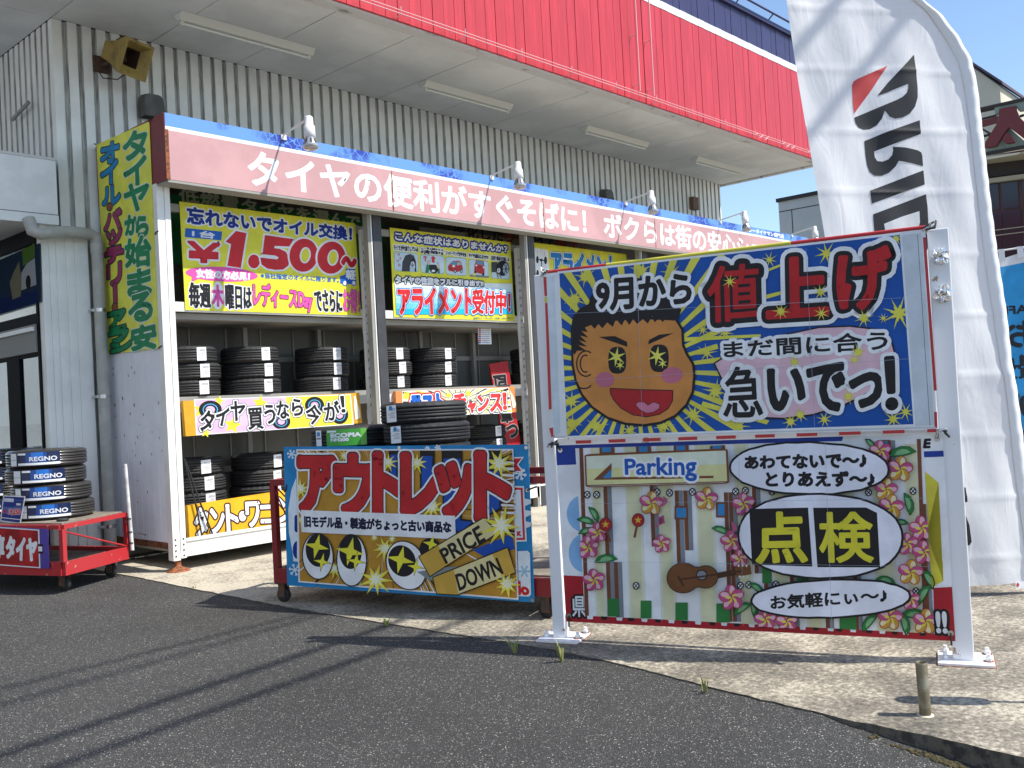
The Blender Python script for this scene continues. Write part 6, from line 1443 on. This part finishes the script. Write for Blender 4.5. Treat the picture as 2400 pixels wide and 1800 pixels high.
# ================================================================== WEEDS, OVERHEAD WIRES, REFLECTOR POST
M_grass = mat('weed_blade', (.20, .24, .06), .7, col2=(.36, .32, .14), vscale=20)
random.seed(31)
def weed(q, n, h, lab):
    c = onZ(q, 0); mb = MB()
    for i in range(n):
        t = random.uniform(0, 6.28); l = h*random.uniform(.5, 1.1); lean = random.uniform(.15, .8); w = random.uniform(.003, .006)
        d = np.array((math.cos(t), math.sin(t), 0)); s = np.array((-d[1], d[0], 0))*w; b = d*random.uniform(0, .012)
        m1 = b+d*l*lean*.4+Z3*l*.6; tip = b+d*l*lean+Z3*l*(1-lean*.35)
        mb.add([b-s, b+s, m1+s*.8, m1-s*.8, tip], [(0, 1, 2, 3), (3, 2, 4)], M_grass)
    o = mb.build('weed', loc=(0, 0, 0)); o.location = (c[0], c[1], -.004); tag(o, lab, 'weed', 'weeds in the joint between asphalt and concrete')
weed((905, 1466), 14, .07, 'small dry grass tuft in the joint below the outlet banner'); weed((1206, 1530), 9, .15, 'tall thin grass tuft just left of the left sign post plate'); weed((1316, 1548), 11, .15, 'upright grass tuft in the joint below the left sign post plate')
weed((1652, 1620), 8, .10, 'thin lone weed in the joint midway below the lower banner'); weed((250, 1352), 6, .05, 'tiny weed by the rear caster of the left trolley'); weed((455, 1378), 7, .035, 'tiny grass tuft at the concrete edge below the rack foot')
M_wire = mat('wire_black', (.03, .03, .03), .6)
sv = np.array((_sd.x, _sd.y, _sd.z))
def wire(q0, q1, zz, r, lab):
    A = onZ(q0, 0)+sv*(zz/sv[2]); B = onZ(q1, 0)+sv*(zz/sv[2]); d = (B-A)/np.linalg.norm(B-A)
    mb = MB(); mb.tube([A-d*30, A, B, B+d*40], r, M_wire, 6); o = mb.build('overhead_wire'); tag(o, lab, 'wire', 'overhead wires along the street')
wire((0, 1768), (920, 1460), 8.2, .034, 'black overhead street wire casting the upper shadow line on the asphalt'); wire((110, 1800), (900, 1520), 8.2, .032, 'black overhead street wire casting the lower shadow line on the asphalt')
wire((0, 1650), (640, 1470), 9.6, .020, 'thin higher overhead street wire with a faint shadow')
wire((150, 1575), (760, 1425), 9.6, .020, 'second thin higher overhead street wire with a faint shadow')
# round reflector on a thin post just outside the frame (its shadow falls by the pipe stub)
sh0 = onZ((2215, 1648), 0); rb = sh0-np.array((_sd.x, _sd.y, 0))/_sd.z*0
hgt = 1.0; rc = onZ((2112, 1640), 0)+sv*(hgt/sv[2])
rp = thing('reflector_post', 'thin post with a round reflector standing beside the concrete apron', 'reflector post', (rc[0], rc[1], 0))
mb = MB(); mb.tube([(rc[0], rc[1], 0), (rc[0], rc[1], hgt-.44)], .012, M_bwh, 8); mb.build('post', rp)
mb = MB(); mb.lathe([(.0, -.45), (.03, -.445), (.05, -.42), (.056, -.38), (.056, -.07), (.05, -.03), (.03, -.005), (.0, .0)], rc, mat('reflector_orange', (.55, .2, .02), .3), seg=24, cap=False); mb.build('reflector', rp)

# ================================================================== WHITE WORKSHOP ACROSS THE YARD (seen mirrored in the shop window)
ws = thing('workshop', 'white ribbed workshop across the yard mirrored in the shop window', 'workshop', (-3.2, 9, 0))
M_ww = mat('workshop_white', (.80, .81, .79), .6, var=.04, vscale=1)
mb = MB(); mb.box((-9, 1.5, 0), (-3.22, 42, 6.4), M_ww)
y = 1.5
while y < 42: mb.box((-3.22, y, 3.6), (-3.19, y+.12, 6.4), M_ww); y += .2
mb.build('wall', ws)
mb = MB(); mb.box((-9.1, 1.4, 6.4), (-3.0, 42.1, 6.6), M_trimg); mb.build('roof_edge', ws)
for y in (9.2, 13.0, 17.5):
    mb = MB(); mb.box((-3.26, y, 0), (-3.205, y+2.8, 3.1), mat('shutter_grey', (.45, .47, .46), .5)); mb.build('shutter', ws)
